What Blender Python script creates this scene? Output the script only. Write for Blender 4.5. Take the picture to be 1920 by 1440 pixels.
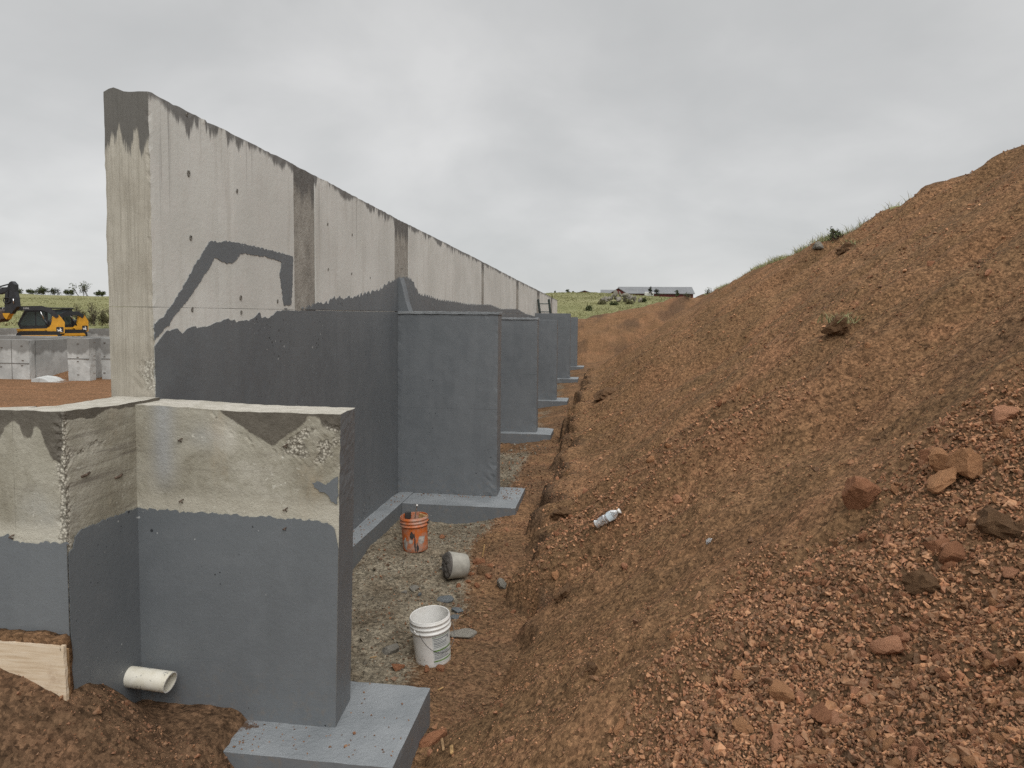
import bpy, bmesh, math, random
import numpy as np
from mathutils import Vector, Matrix
from mathutils.geometry import tessellate_polygon

for o in list(bpy.data.objects):
    bpy.data.objects.remove(o)
random.seed(7)
rng = np.random.default_rng(7)
scene = bpy.context.scene
C = scene.collection

# ------------------------------------------------------------------ camera
F, CX, CY, SH = 1331.0, 960.0, 720.0, -49.0
CAMZ = 2.60
YAW, PITCH, ROLL = math.atan(180 / F), math.radians(3.5), 0.009
_f = np.array([-math.sin(YAW) * math.cos(PITCH), math.cos(YAW) * math.cos(PITCH), -math.sin(PITCH)])
_r = np.array([math.cos(YAW), math.sin(YAW), 0.0])
_u = np.cross(_r, _f)
RR = math.cos(ROLL) * _r + math.sin(ROLL) * _u
UU = -math.sin(ROLL) * _r + math.cos(ROLL) * _u
cam = bpy.data.cameras.new('camera')
cam.sensor_width = 36.0
cam.lens = F / 1920 * 36
cam.shift_y = SH / 1920
cam.clip_start = 0.05
cam.clip_end = 9000
cam_ob = bpy.data.objects.new('camera', cam)
C.objects.link(cam_ob)
cam_ob.matrix_world = Matrix(((RR[0], UU[0], -_f[0], 0), (RR[1], UU[1], -_f[1], 0), (RR[2], UU[2], -_f[2], CAMZ), (0, 0, 0, 1)))
scene.camera = cam_ob

# ------------------------------------------------------------------ sky, sun, exposure
SUN_EL, SUN_AZ = math.radians(50), math.radians(151)     # azimuth measured from +Y clockwise
world = bpy.data.worlds.new('World')
scene.world = world
world.use_nodes = True
wn, wl = world.node_tree.nodes, world.node_tree.links
wn.clear()
def wnode(t, **k):
    n = wn.new(t)
    for a, b in k.items():
        setattr(n, a, b)
    return n
wout = wnode('ShaderNodeOutputWorld')
wbg = wnode('ShaderNodeBackground')
sky = wnode('ShaderNodeTexSky', sky_type='NISHITA', sun_disc=False, sun_elevation=SUN_EL, sun_rotation=SUN_AZ)
tc = wnode('ShaderNodeTexCoord')
sep = wnode('ShaderNodeSeparateXYZ')
wl.new(tc.outputs['Generated'], sep.inputs[0])
def wmath(op, a, b=None, c=None):
    n = wnode('ShaderNodeMath', operation=op)
    for i, v in enumerate((a, b, c)):
        if v is None: continue
        if isinstance(v, (int, float)): n.inputs[i].default_value = v
        else: wl.new(v, n.inputs[i])
    return n.outputs[0]
zz = wmath('MAXIMUM', sep.outputs[2], 0.0)
den = wmath('ADD', zz, 0.38)
cu, cv = wmath('DIVIDE', sep.outputs[0], den), wmath('DIVIDE', sep.outputs[1], den)
comb = wnode('ShaderNodeCombineXYZ')
wl.new(cu, comb.inputs[0]); wl.new(cv, comb.inputs[1])
comb.inputs[2].default_value = 3.7
def wnoise(scale, detail, rough, dist=0.0):
    n = wnode('ShaderNodeTexNoise')
    n.inputs['Scale'].default_value = scale; n.inputs['Detail'].default_value = detail
    n.inputs['Roughness'].default_value = rough; n.inputs['Distortion'].default_value = dist
    wl.new(comb.outputs[0], n.inputs['Vector'])
    return n.outputs['Fac']
cl1 = wnoise(0.9, 6, 0.5, 0.5)
cl2 = wnoise(2.6, 5, 0.5, 0.3)
clm = wmath('ADD', wmath('MULTIPLY', cl1, 0.7), wmath('MULTIPLY', cl2, 0.3))
ramp = wnode('ShaderNodeValToRGB')
wl.new(clm, ramp.inputs[0])
ce = ramp.color_ramp.elements
ce[0].position, ce[0].color = 0.36, (0.485, 0.495, 0.495, 1)
ce[1].position, ce[1].color = 0.64, (0.70, 0.70, 0.695, 1)
m_ = ramp.color_ramp.elements.new(0.5); m_.color = (0.575, 0.58, 0.578, 1)
# overcast skies are brighter towards the zenith
zen = wmath('ADD', 1.0, wmath('MULTIPLY', wmath('SMOOTH_MIN', wmath('MULTIPLY', wmath('MAXIMUM', wmath('SUBTRACT', zz, 0.42), 0.0), 2.2), 1.05, 0.3), 1.0))
top_ = wmath('SUBTRACT', 1.0, wmath('MULTIPLY', wmath('SMOOTH_MIN', wmath('MULTIPLY', zz, 0.35), 0.12, 0.05), 1.0))
hz = wmath('ADD', 1.0, wmath('MULTIPLY', wmath('POWER', wmath('SUBTRACT', 1.0, zz), 7.0), 0.16))
clb = wnode('ShaderNodeVectorMath', operation='SCALE')
wl.new(ramp.outputs[0], clb.inputs[0]); wl.new(wmath('MULTIPLY', wmath('MULTIPLY', zen, top_), hz), clb.inputs['Scale'])
skb = wnode('ShaderNodeVectorMath', operation='SCALE')
wl.new(sky.outputs[0], skb.inputs[0]); skb.inputs['Scale'].default_value = 0.08
mixw = wnode('ShaderNodeMix', data_type='RGBA')
mixw.inputs['Factor'].default_value = 0.95
wl.new(skb.outputs[0], mixw.inputs['A']); wl.new(clb.outputs[0], mixw.inputs['B'])
wl.new(mixw.outputs['Result'], wbg.inputs[0])
wbg.inputs[1].default_value = 0.755
wl.new(wbg.outputs[0], wout.inputs[0])

sun = bpy.data.lights.new('sun', 'SUN')
sun.energy = 1.5
sun.angle = math.radians(50)
sun.color = (1.0, 0.985, 0.965)
sun_ob = bpy.data.objects.new('sun', sun)
C.objects.link(sun_ob)
_sd = Vector((math.sin(SUN_AZ) * math.cos(SUN_EL), math.cos(SUN_AZ) * math.cos(SUN_EL), math.sin(SUN_EL)))
sun_ob.rotation_euler = _sd.to_track_quat('Z', 'Y').to_euler()
sun_ob.location = (0, 0, 30)
vs = scene.view_settings
vs.view_transform = 'Standard'; vs.look = 'None'; vs.exposure = 0.55; vs.gamma = 1.0; vs.use_curve_mapping = False
scene.render.engine = 'CYCLES'
scene.cycles.use_denoising = False
scene.cycles.use_adaptive_sampling = True
scene.cycles.adaptive_threshold = 0.012
scene.cycles.sampling_pattern = 'TABULATED_SOBOL'
scene.cycles.max_bounces = 5
scene.cycles.diffuse_bounces = 3

# ------------------------------------------------------------------ helpers: pixel of the photo -> point
def ray(px, py):
    return (px - CX) / F * RR - (py - (CY + SH)) / F * UU + _f
_O = np.array([0, 0, CAMZ])
def onz(px, py, z): d = ray(px, py); return _O + d * ((z - CAMZ) / d[2])
def onx(px, py, x): d = ray(px, py); return _O + d * (x / d[0])
def ony(px, py, y): d = ray(px, py); return _O + d * (y / d[1])

# ------------------------------------------------------------------ helpers: noise
_perm = np.random.default_rng(3).permutation(256)
_perm = np.concatenate([_perm, _perm, _perm]).astype(np.int64)
_g = np.random.default_rng(4).normal(size=(256, 3)); _g /= np.linalg.norm(_g, axis=1)[:, None]
def pn(x, y, z=0.0):
    x, y, z = np.broadcast_arrays(np.asarray(x, float), np.asarray(y, float), np.asarray(z, float))
    xi, yi, zi = np.floor(x).astype(int), np.floor(y).astype(int), np.floor(z).astype(int)
    xf, yf, zf = x - xi, y - yi, z - zi
    fd = lambda t: t * t * t * (t * (t * 6 - 15) + 10)
    u, v, w = fd(xf), fd(yf), fd(zf)
    out = 0
    for i in (0, 1):
        for j in (0, 1):
            for k in (0, 1):
                h = _perm[_perm[_perm[(xi + i) & 255] + ((yi + j) & 255)] + ((zi + k) & 255)]
                g = _g[h]
                d = g[..., 0] * (xf - i) + g[..., 1] * (yf - j) + g[..., 2] * (zf - k)
                out = out + d * (u if i else 1 - u) * (v if j else 1 - v) * (w if k else 1 - w)
    return out * 1.5
def fbm(x, y, z=0.0, o=4, gain=0.5):
    s, a, f = 0, 1.0, 1.0
    for k in range(o):
        s = s + a * pn(np.asarray(x) * f + 17.3 * k, np.asarray(y) * f + 5.1 * k, np.asarray(z) * f)
        a *= gain; f *= 2.03
    return s
def sst(a, b, t):
    t = np.clip((np.asarray(t, float) - a) / (b - a), 0, 1)
    return t * t * (3 - 2 * t)

# ------------------------------------------------------------------ helpers: objects
def props(o, label=None, cat=None, group=None, kind=None):
    if label: o['label'] = label
    if cat: o['category'] = cat
    if group: o['group'] = group
    if kind: o['kind'] = kind
    return o
def empty(name, loc=(0, 0, 0), label=None, cat=None, group=None):
    o = bpy.data.objects.new(name, None)
    o.empty_display_size = 0.2
    o.location = loc
    C.objects.link(o)
    return props(o, label, cat, group, 'thing' if cat == 'wall' else None)
def root_loc(o):
    p = Vector((0, 0, 0))
    while o is not None:
        p += o.location; o = o.parent
    return p
def link(name, me, mats=(), parent=None, world=True):
    o = bpy.data.objects.new(name, me)
    for m in (mats if isinstance(mats, (list, tuple)) else [mats]):
        if m is not None: me.materials.append(m)
    if parent is not None:
        o.parent = parent
        if world:
            me.transform(Matrix.Translation(-root_loc(parent)))
    C.objects.link(o)
    return o
def from_np(name, V, Fc, mats=(), parent=None, smooth=False, attrs=None, midx=None, world=True):
    V = np.asarray(V, np.float32)
    me = bpy.data.meshes.new(name)
    if isinstance(Fc, np.ndarray):
        n, k = Fc.shape
        me.vertices.add(len(V)); me.vertices.foreach_set('co', V.ravel())
        me.loops.add(n * k); me.loops.foreach_set('vertex_index', Fc.astype(np.int32).ravel())
        me.polygons.add(n); me.polygons.foreach_set('loop_start', np.arange(0, n * k, k, dtype=np.int32))
        me.update(calc_edges=True)
    else:
        me.from_pydata([tuple(map(float, v)) for v in V], [], [tuple(int(i) for i in f) for f in Fc])
    me.polygons.foreach_set('use_smooth', np.full(len(me.polygons), bool(smooth)))
    if midx is not None:
        me.polygons.foreach_set('material_index', np.asarray(midx, np.int32))
    for k, a in (attrs or {}).items():
        a = np.asarray(a, np.float32)
        if a.ndim == 1:
            at = me.attributes.new(k, 'FLOAT', 'POINT'); at.data.foreach_set('value', a)
        else:
            at = me.attributes.new(k, 'FLOAT_COLOR', 'POINT')
            at.data.foreach_set('color', np.concatenate([a, np.ones((len(a), 1), np.float32)], 1).ravel())
    me.validate()
    return link(name, me, mats, parent, world)
class MB:
    """collects shapes into one mesh"""
    def __init__(s): s.bm = bmesh.new()
    def box(s, x0, x1, y0, y1, z0, z1, m=0, M=None, bev=0.0):
        c = ((x0 + x1) / 2, (y0 + y1) / 2, (z0 + z1) / 2)
        r = bmesh.ops.create_cube(s.bm, size=1.0, matrix=Matrix.Translation(c) @ Matrix.Diagonal((x1 - x0, y1 - y0, z1 - z0, 1)))
        vs_ = r['verts']
        if bev:
            es = list({e for v in vs_ for e in v.link_edges})
            rb = bmesh.ops.bevel(s.bm, geom=es, offset=bev, segments=1, affect='EDGES')
            vs_ = list({v for f in rb['faces'] for v in f.verts} | {v for v in vs_ if v.is_valid})
        if M is not None: bmesh.ops.transform(s.bm, matrix=M, verts=[v for v in vs_ if v.is_valid])
        for f in {f for v in vs_ if v.is_valid for f in v.link_faces}: f.material_index = m
        return s
    def tube(s, pts, rad, n=8, m=0, cap=True):
        pts = [Vector(p) for p in pts]
        if not isinstance(rad, (list, tuple)): rad = [rad] * len(pts)
        rings = []
        for i, p in enumerate(pts):
            d = (pts[min(i + 1, len(pts) - 1)] - pts[max(i - 1, 0)]).normalized()
            a = d.orthogonal().normalized()
            if i and rings:
                a = (pa - d * pa.dot(d)).normalized()
            pa = a; b = d.cross(a)
            rings.append([s.bm.verts.new(p + (a * math.cos(t) + b * math.sin(t)) * rad[i]) for t in [2 * math.pi * k / n for k in range(n)]])
        for r0, r1 in zip(rings, rings[1:]):
            for k in range(n):
                f = s.bm.faces.new((r0[k], r0[(k + 1) % n], r1[(k + 1) % n], r1[k])); f.smooth = True; f.material_index = m
        if cap and n > 2:
            f = s.bm.faces.new(rings[0][::-1]); f.material_index = m
            f = s.bm.faces.new(rings[-1]); f.material_index = m
        return s
    def lathe(s, prof, n=32, M=None, m=0, a0=0.0, a1=2 * math.pi):
        full = abs(a1 - a0 - 2 * math.pi) < 1e-6
        k = n if full else n + 1
        rings = []
        for r, z in prof:
            rings.append([s.bm.verts.new((r * math.cos(a0 + (a1 - a0) * i / n), r * math.sin(a0 + (a1 - a0) * i / n), z)) for i in range(k)])
        for r0, r1 in zip(rings, rings[1:]):
            for i in range(n):
                f = s.bm.faces.new((r0[i], r0[(i + 1) % k], r1[(i + 1) % k], r1[i])); f.smooth = True; f.material_index = m
        if M is not None: bmesh.ops.transform(s.bm, matrix=M, verts=[v for r in rings for v in r])
        return s
    def prism(s, outline, depth, M=None, m=0):
        """outline in (x, z), extruded along y by depth, centred"""
        a = [s.bm.verts.new((x, -depth / 2, z)) for x, z in outline]
        b = [s.bm.verts.new((x, depth / 2, z)) for x, z in outline]
        n = len(a)
        fs = [s.bm.faces.new(a), s.bm.faces.new(b[::-1])]
        fs += [s.bm.faces.new((a[(i + 1) % n], a[i], b[i], b[(i + 1) % n])) for i in range(n)]
        for f in fs: f.material_index = m
        if M is not None: bmesh.ops.transform(s.bm, matrix=M, verts=a + b)
        return s
    def build(s, name, mats, parent=None, world=False, M=None):
        bmesh.ops.recalc_face_normals(s.bm, faces=s.bm.faces)
        me = bpy.data.meshes.new(name)
        if M is not None: bmesh.ops.transform(s.bm, matrix=M, verts=s.bm.verts)
        s.bm.to_mesh(me); s.bm.free()
        return link(name, me, mats, parent, world)

def grid_box(x0, x1, y0, y1, z0, z1, cell, skip=()):
    """welded, gridded box: verts, quads, list of face normals' axis"""
    n = [max(1, int(round((b - a) / c))) for a, b, c in ((x0, x1, cell[0]), (y0, y1, cell[1]), (z0, z1, cell[2]))]
    ax = [np.linspace(a, b, k + 1) for (a, b), k in zip(((x0, x1), (y0, y1), (z0, z1)), n)]
    idx, V, Fc, nm = {}, [], [], []
    def vid(i, j, k):
        key = (i, j, k)
        if key not in idx:
            idx[key] = len(V); V.append((ax[0][i], ax[1][j], ax[2][k]))
        return idx[key]
    for side in range(6):
        a, hi = side // 2, side % 2
        if side in skip: continue
        b, c = (a + 1) % 3, (a + 2) % 3
        for p in range(n[b]):
            for q in range(n[c]):
                f = []
                for dp, dq in ((0, 0), (1, 0), (1, 1), (0, 1)):
                    t = [0, 0, 0]; t[a] = n[a] if hi else 0; t[b] = p + dp; t[c] = q + dq
                    f.append(vid(*t))
                Fc.append(f if hi else f[::-1]); nm.append(side)
    return np.array(V), np.array(Fc), np.array(nm)
def chip(V, b, amp, freq, lo=0.0):
    """wear the edges of a box b inward, uneven along their length"""
    x0, x1, y0, y1, z0, z1 = b
    P = V.copy()
    on = np.stack([np.abs(V[:, 0] - x0) < 1e-6, np.abs(V[:, 0] - x1) < 1e-6, np.abs(V[:, 1] - y0) < 1e-6, np.abs(V[:, 1] - y1) < 1e-6, np.abs(V[:, 2] - z0) < 1e-6, np.abs(V[:, 2] - z1) < 1e-6], 1)
    edge = on.sum(1) >= 2
    a = amp * (lo + np.clip(0.35 + fbm(V[:, 0] * freq, V[:, 1] * freq, V[:, 2] * freq, 3) * 1.3, 0, 1.5))
    a = np.where(edge, a, 0)
    s = on.astype(float)
    P[:, 0] += a * (s[:, 0] - s[:, 1]); P[:, 1] += a * (s[:, 2] - s[:, 3]); P[:, 2] += a * (s[:, 4] - s[:, 5]) * (1)
    return P

# ------------------------------------------------------------------ helpers: materials
class NT:
    def __init__(s, name):
        s.m = bpy.data.materials.new(name); s.m.use_nodes = True
        s.n, s.l = s.m.node_tree.nodes, s.m.node_tree.links
        s.b = s.n['Principled BSDF']
        s.pos = s.n.new('ShaderNodeNewGeometry').outputs['Position']
        s.tc = None
    def use_object(s):
        s.pos = s.n.new('ShaderNodeTexCoord').outputs['Object']; return s
    def _set(s, sock, v):
        if isinstance(v, (int, float)): sock.default_value = v
        elif isinstance(v, (tuple, list)): sock.default_value = tuple(v) + ((1,) if len(v) == 3 and sock.type == 'RGBA' else ())
        else: s.l.new(v, sock)
    def math(s, op, a, b=None, c=None, clamp=False):
        n = s.n.new('ShaderNodeMath'); n.operation = op; n.use_clamp = clamp
        for i, v in enumerate((a, b, c)):
            if v is not None: s._set(n.inputs[i], v)
        return n.outputs[0]
    def map(s, scale=(1, 1, 1), loc=(0, 0, 0), rot=(0, 0, 0), v=None):
        n = s.n.new('ShaderNodeMapping'); s.l.new(v or s.pos, n.inputs[0])
        n.inputs['Scale'].default_value = scale; n.inputs['Location'].default_value = loc; n.inputs['Rotation'].default_value = rot
        return n.outputs[0]
    def noise(s, scale, detail=4, rough=0.55, v=None, dist=0.0, out='Fac'):
        n = s.n.new('ShaderNodeTexNoise'); s.l.new(v or s.pos, n.inputs['Vector'])
        n.inputs['Scale'].default_value = scale; n.inputs['Detail'].default_value = detail
        n.inputs['Roughness'].default_value = rough; n.inputs['Distortion'].default_value = dist
        return n.outputs[out]
    def vor(s, scale, v=None, feat='F1', out='Distance', rnd=1.0):
        n = s.n.new('ShaderNodeTexVoronoi'); n.feature = feat; s.l.new(v or s.pos, n.inputs['Vector'])
        n.inputs['Scale'].default_value = scale; n.inputs['Randomness'].default_value = rnd
        return n.outputs[out]
    def step(s, x, a, b, lo=0.0, hi=1.0):
        n = s.n.new('ShaderNodeMapRange'); n.interpolation_type = 'SMOOTHSTEP'
        s._set(n.inputs[0], x)
        for i, v in enumerate((a, b, lo, hi)): s._set(n.inputs[i + 1], v)
        return n.outputs[0]
    def mix(s, f, a, b, mode='MIX'):
        n = s.n.new('ShaderNodeMix'); n.data_type = 'RGBA'; n.blend_type = mode
        s._set(n.inputs['Factor'], f); s._set(n.inputs['A'], a); s._set(n.inputs['B'], b)
        return n.outputs['Result']
    def attr(s, name, out='Fac'):
        n = s.n.new('ShaderNodeAttribute'); n.attribute_name = name; return n.outputs[out]
    def xyz(s, v=None):
        n = s.n.new('ShaderNodeSeparateXYZ'); s.l.new(v or s.pos, n.inputs[0]); return n.outputs
    def ramp(s, f, stops):
        n = s.n.new('ShaderNodeValToRGB'); s.l.new(f, n.inputs[0]); e = n.color_ramp.elements
        while len(e) < len(stops): e.new(0.5)
        for k, (p, c) in zip(e, stops): k.position = p; k.color = tuple(c) + (1,)
        return n.outputs[0]
    def bump(s, h, strength=0.5, dist=0.01, nrm=None):
        n = s.n.new('ShaderNodeBump'); n.inputs['Strength'].default_value = strength; n.inputs['Distance'].default_value = dist
        s.l.new(h, n.inputs['Height'])
        if nrm is not None: s.l.new(nrm, n.inputs['Normal'])
        return n.outputs[0]
    def out(s, col=None, rough=None, nrm=None, **k):
        if col is not None: s._set(s.b.inputs['Base Color'], col)
        if rough is not None: s._set(s.b.inputs['Roughness'], rough)
        if nrm is not None: s.l.new(nrm, s.b.inputs['Normal'])
        for a, v in k.items(): s._set(s.b.inputs[a.replace('_', ' ')], v)
        return s.m
def srgb(*c):
    return tuple(((v / 255) / 12.92 if v / 255 <= 0.04045 else ((v / 255 + 0.055) / 1.055) ** 2.4) for v in c)
def plain(name, col, rough=0.6, metal=0.0, var=0.25, scale=6.0, bumpd=0.0):
    t = NT(name).use_object()
    n = t.noise(scale, 5, 0.6)
    c = t.mix(t.step(n, 0.3, 0.7), tuple(v * (1 - var) for v in col), tuple(min(1, v * (1 + var)) for v in col))
    nr = t.bump(t.noise(scale * 12, 3), 0.4, bumpd) if bumpd else None
    return t.out(c, rough, nr, Metallic=metal)

# waterproof coating on the concrete
def mat_coating():
    t = NT('grey coating')
    big = t.noise(0.9, 4, 0.55)
    mid = t.noise(7, 5, 0.6)
    strk = t.noise(5, 4, 0.6, v=t.map((1, 1, 0.22)))
    col = t.mix(t.step(big, 0.3, 0.7), (0.120, 0.131, 0.140), (0.142, 0.153, 0.162))
    lap = t.noise(3.4, 3, 0.6, v=t.map((1, 1, 0.16), (5, 2, 1)))
    col = t.mix(t.math('MULTIPLY', t.step(lap, 0.52, 0.62), 0.35), col, (0.106, 0.116, 0.126))
    col = t.mix(t.math('MULTIPLY', t.step(mid, 0.45, 0.75), 0.35), col, (0.152, 0.163, 0.172))
    col = t.mix(t.math('MULTIPLY', t.step(strk, 0.55, 0.75), 0.4), col, (0.105, 0.115, 0.122))
    pv = t.vor(26, out='Distance'); pc = t.vor(26, out='Color')
    pcs = t.n.new('ShaderNodeSeparateColor'); t.l.new(pc, pcs.inputs[0])
    rad = t.math('MULTIPLY', t.step(t.noise(1.6, 3), 0.42, 0.72), 0.30)
    rad = t.math('MULTIPLY', rad, t.math('POWER', pcs.outputs[0], 3.0))
    hole = t.math('LESS_THAN', pv, rad)
    wh = t.math('MULTIPLY', hole, t.math('GREATER_THAN', pcs.outputs[1], 0.72))
    dk = t.math('SUBTRACT', hole, wh)
    col = t.mix(dk, col, (0.035, 0.038, 0.042))
    col = t.mix(t.math('MULTIPLY', wh, 0.8), col, (0.42, 0.43, 0.42))
    zc = t.xyz()[2]
    mud = t.math('MULTIPLY', t.step(zc, 0.75, 0.25), t.step(t.noise(19, 5, 0.75), 0.48, 0.72))
    col = t.mix(t.math('MULTIPLY', mud, 0.35), col, (0.21, 0.165, 0.12))
    h = t.noise(24, 5, 0.7)
    return t.out(col, t.step(mid, 0.3, 0.7, 0.42, 0.62), t.bump(h, 0.35, 0.006))
M_COAT = mat_coating()
def mat_coat_lit():  # lighter copy of the grey coating, light on tops put into its colour
    t = NT('grey coating with painted top light')
    n = t.noise(30, 6, 0.7); b = t.noise(3, 4)
    col = t.mix(t.step(b, 0.3, 0.7), (0.185, 0.199, 0.208), (0.240, 0.254, 0.263))
    sp = t.step(t.noise(55, 4, 0.7), 0.66, 0.72)
    sp = t.math('MULTIPLY', sp, t.step(t.noise(4, 3), 0.4, 0.65))
    col = t.mix(t.math('MULTIPLY', sp, 0.8), col, (0.09, 0.075, 0.06))
    dust = t.attr('dirt')
    dm = t.step(t.math('ADD', dust, t.math('MULTIPLY', t.math('SUBTRACT', t.noise(28, 5, 0.7), 0.5), 1.5)), 0.45, 0.75)
    col = t.mix(dm, col, (0.085, 0.05, 0.03))
    return t.out(col, 0.6, t.bump(n, 0.8, 0.014))
M_COAT_LIT = mat_coat_lit()

def mat_panel():
    t = NT('pale formed concrete')
    big = t.noise(1.1, 5, 0.6); mid = t.noise(6, 6, 0.65)
    vs_ = t.noise(9, 5, 0.6, v=t.map((1, 1, 0.12)))
    col = t.mix(t.step(big, 0.3, 0.7), (0.56, 0.555, 0.515), (0.665, 0.66, 0.62))
    col = t.mix(t.math('MULTIPLY', t.step(mid, 0.45, 0.75), 0.5), col, (0.60, 0.575, 0.54))
    col = t.mix(t.math('MULTIPLY', t.step(vs_, 0.5, 0.75), 0.45), col, (0.44, 0.415, 0.37))
    # form panels differ a little from pour to pour
    y = t.xyz()[1]
    pid = t.math('FLOOR', t.math('MULTIPLY', y, 0.41))
    wn_ = t.n.new('ShaderNodeTexWhiteNoise'); wn_.noise_dimensions = '1D'; t.l.new(pid, wn_.inputs['W'])
    col = t.mix(t.math('MULTIPLY', wn_.outputs['Value'], 0.12), col, (0.3, 0.28, 0.26))
    # wet stain with drips below the top edge
    ht = t.attr('htop')
    d1 = t.noise(2.2, 3, 0.5, v=t.map((0, 1, 0))); d2 = t.noise(11, 4, 0.7, v=t.map((0, 1, 0.03)))
    ln = t.math('ADD', t.math('MULTIPLY', t.math('SUBTRACT', d1, 0.47), 0.30), t.math('MULTIPLY', t.math('SUBTRACT', d2, 0.5), t.step(t.noise(0.8, 2, 0.5, v=t.map((0, 1, 0), (0, 3.3, 0))), 0.40, 0.62, 0.10, 0.6)))
    st = t.step(t.math('SUBTRACT', t.math('ADD', ln, 0.04), ht), -0.02, 0.03)
    col = t.mix(t.math('MULTIPLY', st, 0.86), col, (0.105, 0.1, 0.095))
    d3 = t.noise(24, 3, 0.6, v=t.map((0, 1, 0.015)))
    run = t.math('MULTIPLY', t.step(d3, 0.60, 0.70), t.step(ht, 1.0, 0.05))
    run = t.math('MULTIPLY', run, t.step(t.noise(0.6, 2), 0.42, 0.6))
    col = t.mix(t.math('MULTIPLY', run, 0.6), col, (0.14, 0.13, 0.12))
    # bug holes
    pv = t.vor(24, out='Distance'); pc = t.n.new('ShaderNodeSeparateColor'); t.l.new(t.vor(24, out='Color'), pc.inputs[0])
    rad = t.math('MULTIPLY', t.math('MULTIPLY', t.step(t.noise(1.7, 3), 0.45, 0.7), 0.2), t.math('POWER', pc.outputs[0], 2.0))
    hole = t.math('LESS_THAN', pv, rad)
    col = t.mix(t.math('MULTIPLY', hole, 0.75), col, (0.12, 0.11, 0.1))
    return t.out(col, t.step(st, 0, 1, 0.85, 0.6), t.bump(t.noise(22, 5, 0.65), 0.5, 0.005), Specular_IOR_Level=0.3)
M_PANEL = mat_panel()
def mat_strip():
    t = NT('rough brown grey concrete')
    a = t.noise(5, 7, 0.7, v=t.map((1, 1, 0.6))); b = t.noise(28, 6, 0.7)
    col = t.ramp(a, ((0.25, (0.16, 0.146, 0.125)), (0.5, (0.30, 0.28, 0.245)), (0.75, (0.42, 0.40, 0.355))))
    col = t.mix(t.math('MULTIPLY', t.step(b, 0.55, 0.75), 0.45), col, (0.12, 0.105, 0.085))
    st = t.step(t.math('SUBTRACT', t.math('MULTIPLY', t.noise(8, 4, 0.6, v=t.map((0, 1, 0.1))), 0.5), t.attr('htop')), -0.05, 0.1)
    col = t.mix(t.math('MULTIPLY', st, 0.8), col, (0.10, 0.095, 0.09))
    return t.out(col, 0.9, t.bump(t.math('ADD', b, t.math('MULTIPLY', a, 1.5)), 0.8, 0.012))
M_STRIP = mat_strip()
def mat_wood_end():
    t = NT('board marked concrete')
    g = t.noise(75, 6, 0.7, v=t.map((1, 1, 0.03))); b = t.noise(3.2, 5, 0.6)
    col = t.mix(t.step(b, 0.3, 0.7), (0.33, 0.298, 0.243), (0.42, 0.388, 0.325))
    col = t.mix(t.math('MULTIPLY', t.step(g, 0.42, 0.68), 0.5), col, (0.225, 0.20, 0.158))
    col = t.mix(t.math('MULTIPLY', t.step(t.noise(60, 4, 0.7), 0.6, 0.75), 0.4), col, (0.46, 0.45, 0.40))
    ht = t.attr('htop')
    d = t.noise(16, 4, 0.6, v=t.map((1, 1, 0.12)))
    st = t.step(t.math('SUBTRACT', t.math('MULTIPLY', d, 0.62), ht), -0.02, 0.04)
    col = t.mix(t.math('MULTIPLY', st, 0.9), col, (0.09, 0.085, 0.078))
    hc = t.attr('rough_spot')
    hv = t.vor(75, out='Distance')
    hm = t.math('MULTIPLY', t.step(t.math('ADD', hc, t.math('MULTIPLY', t.math('SUBTRACT', t.noise(20, 3), 0.5), 1.0)), 0.45, 0.8), 0.75)
    col = t.mix(t.math('MULTIPLY', hm, 0.7), col, t.mix(t.step(hv, 0.35, 0.55), (0.55, 0.53, 0.46), (0.16, 0.145, 0.12)))
    return t.out(col, 0.9, t.bump(g, 0.9, 0.010))
M_WOODEND = mat_wood_end()
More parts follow.
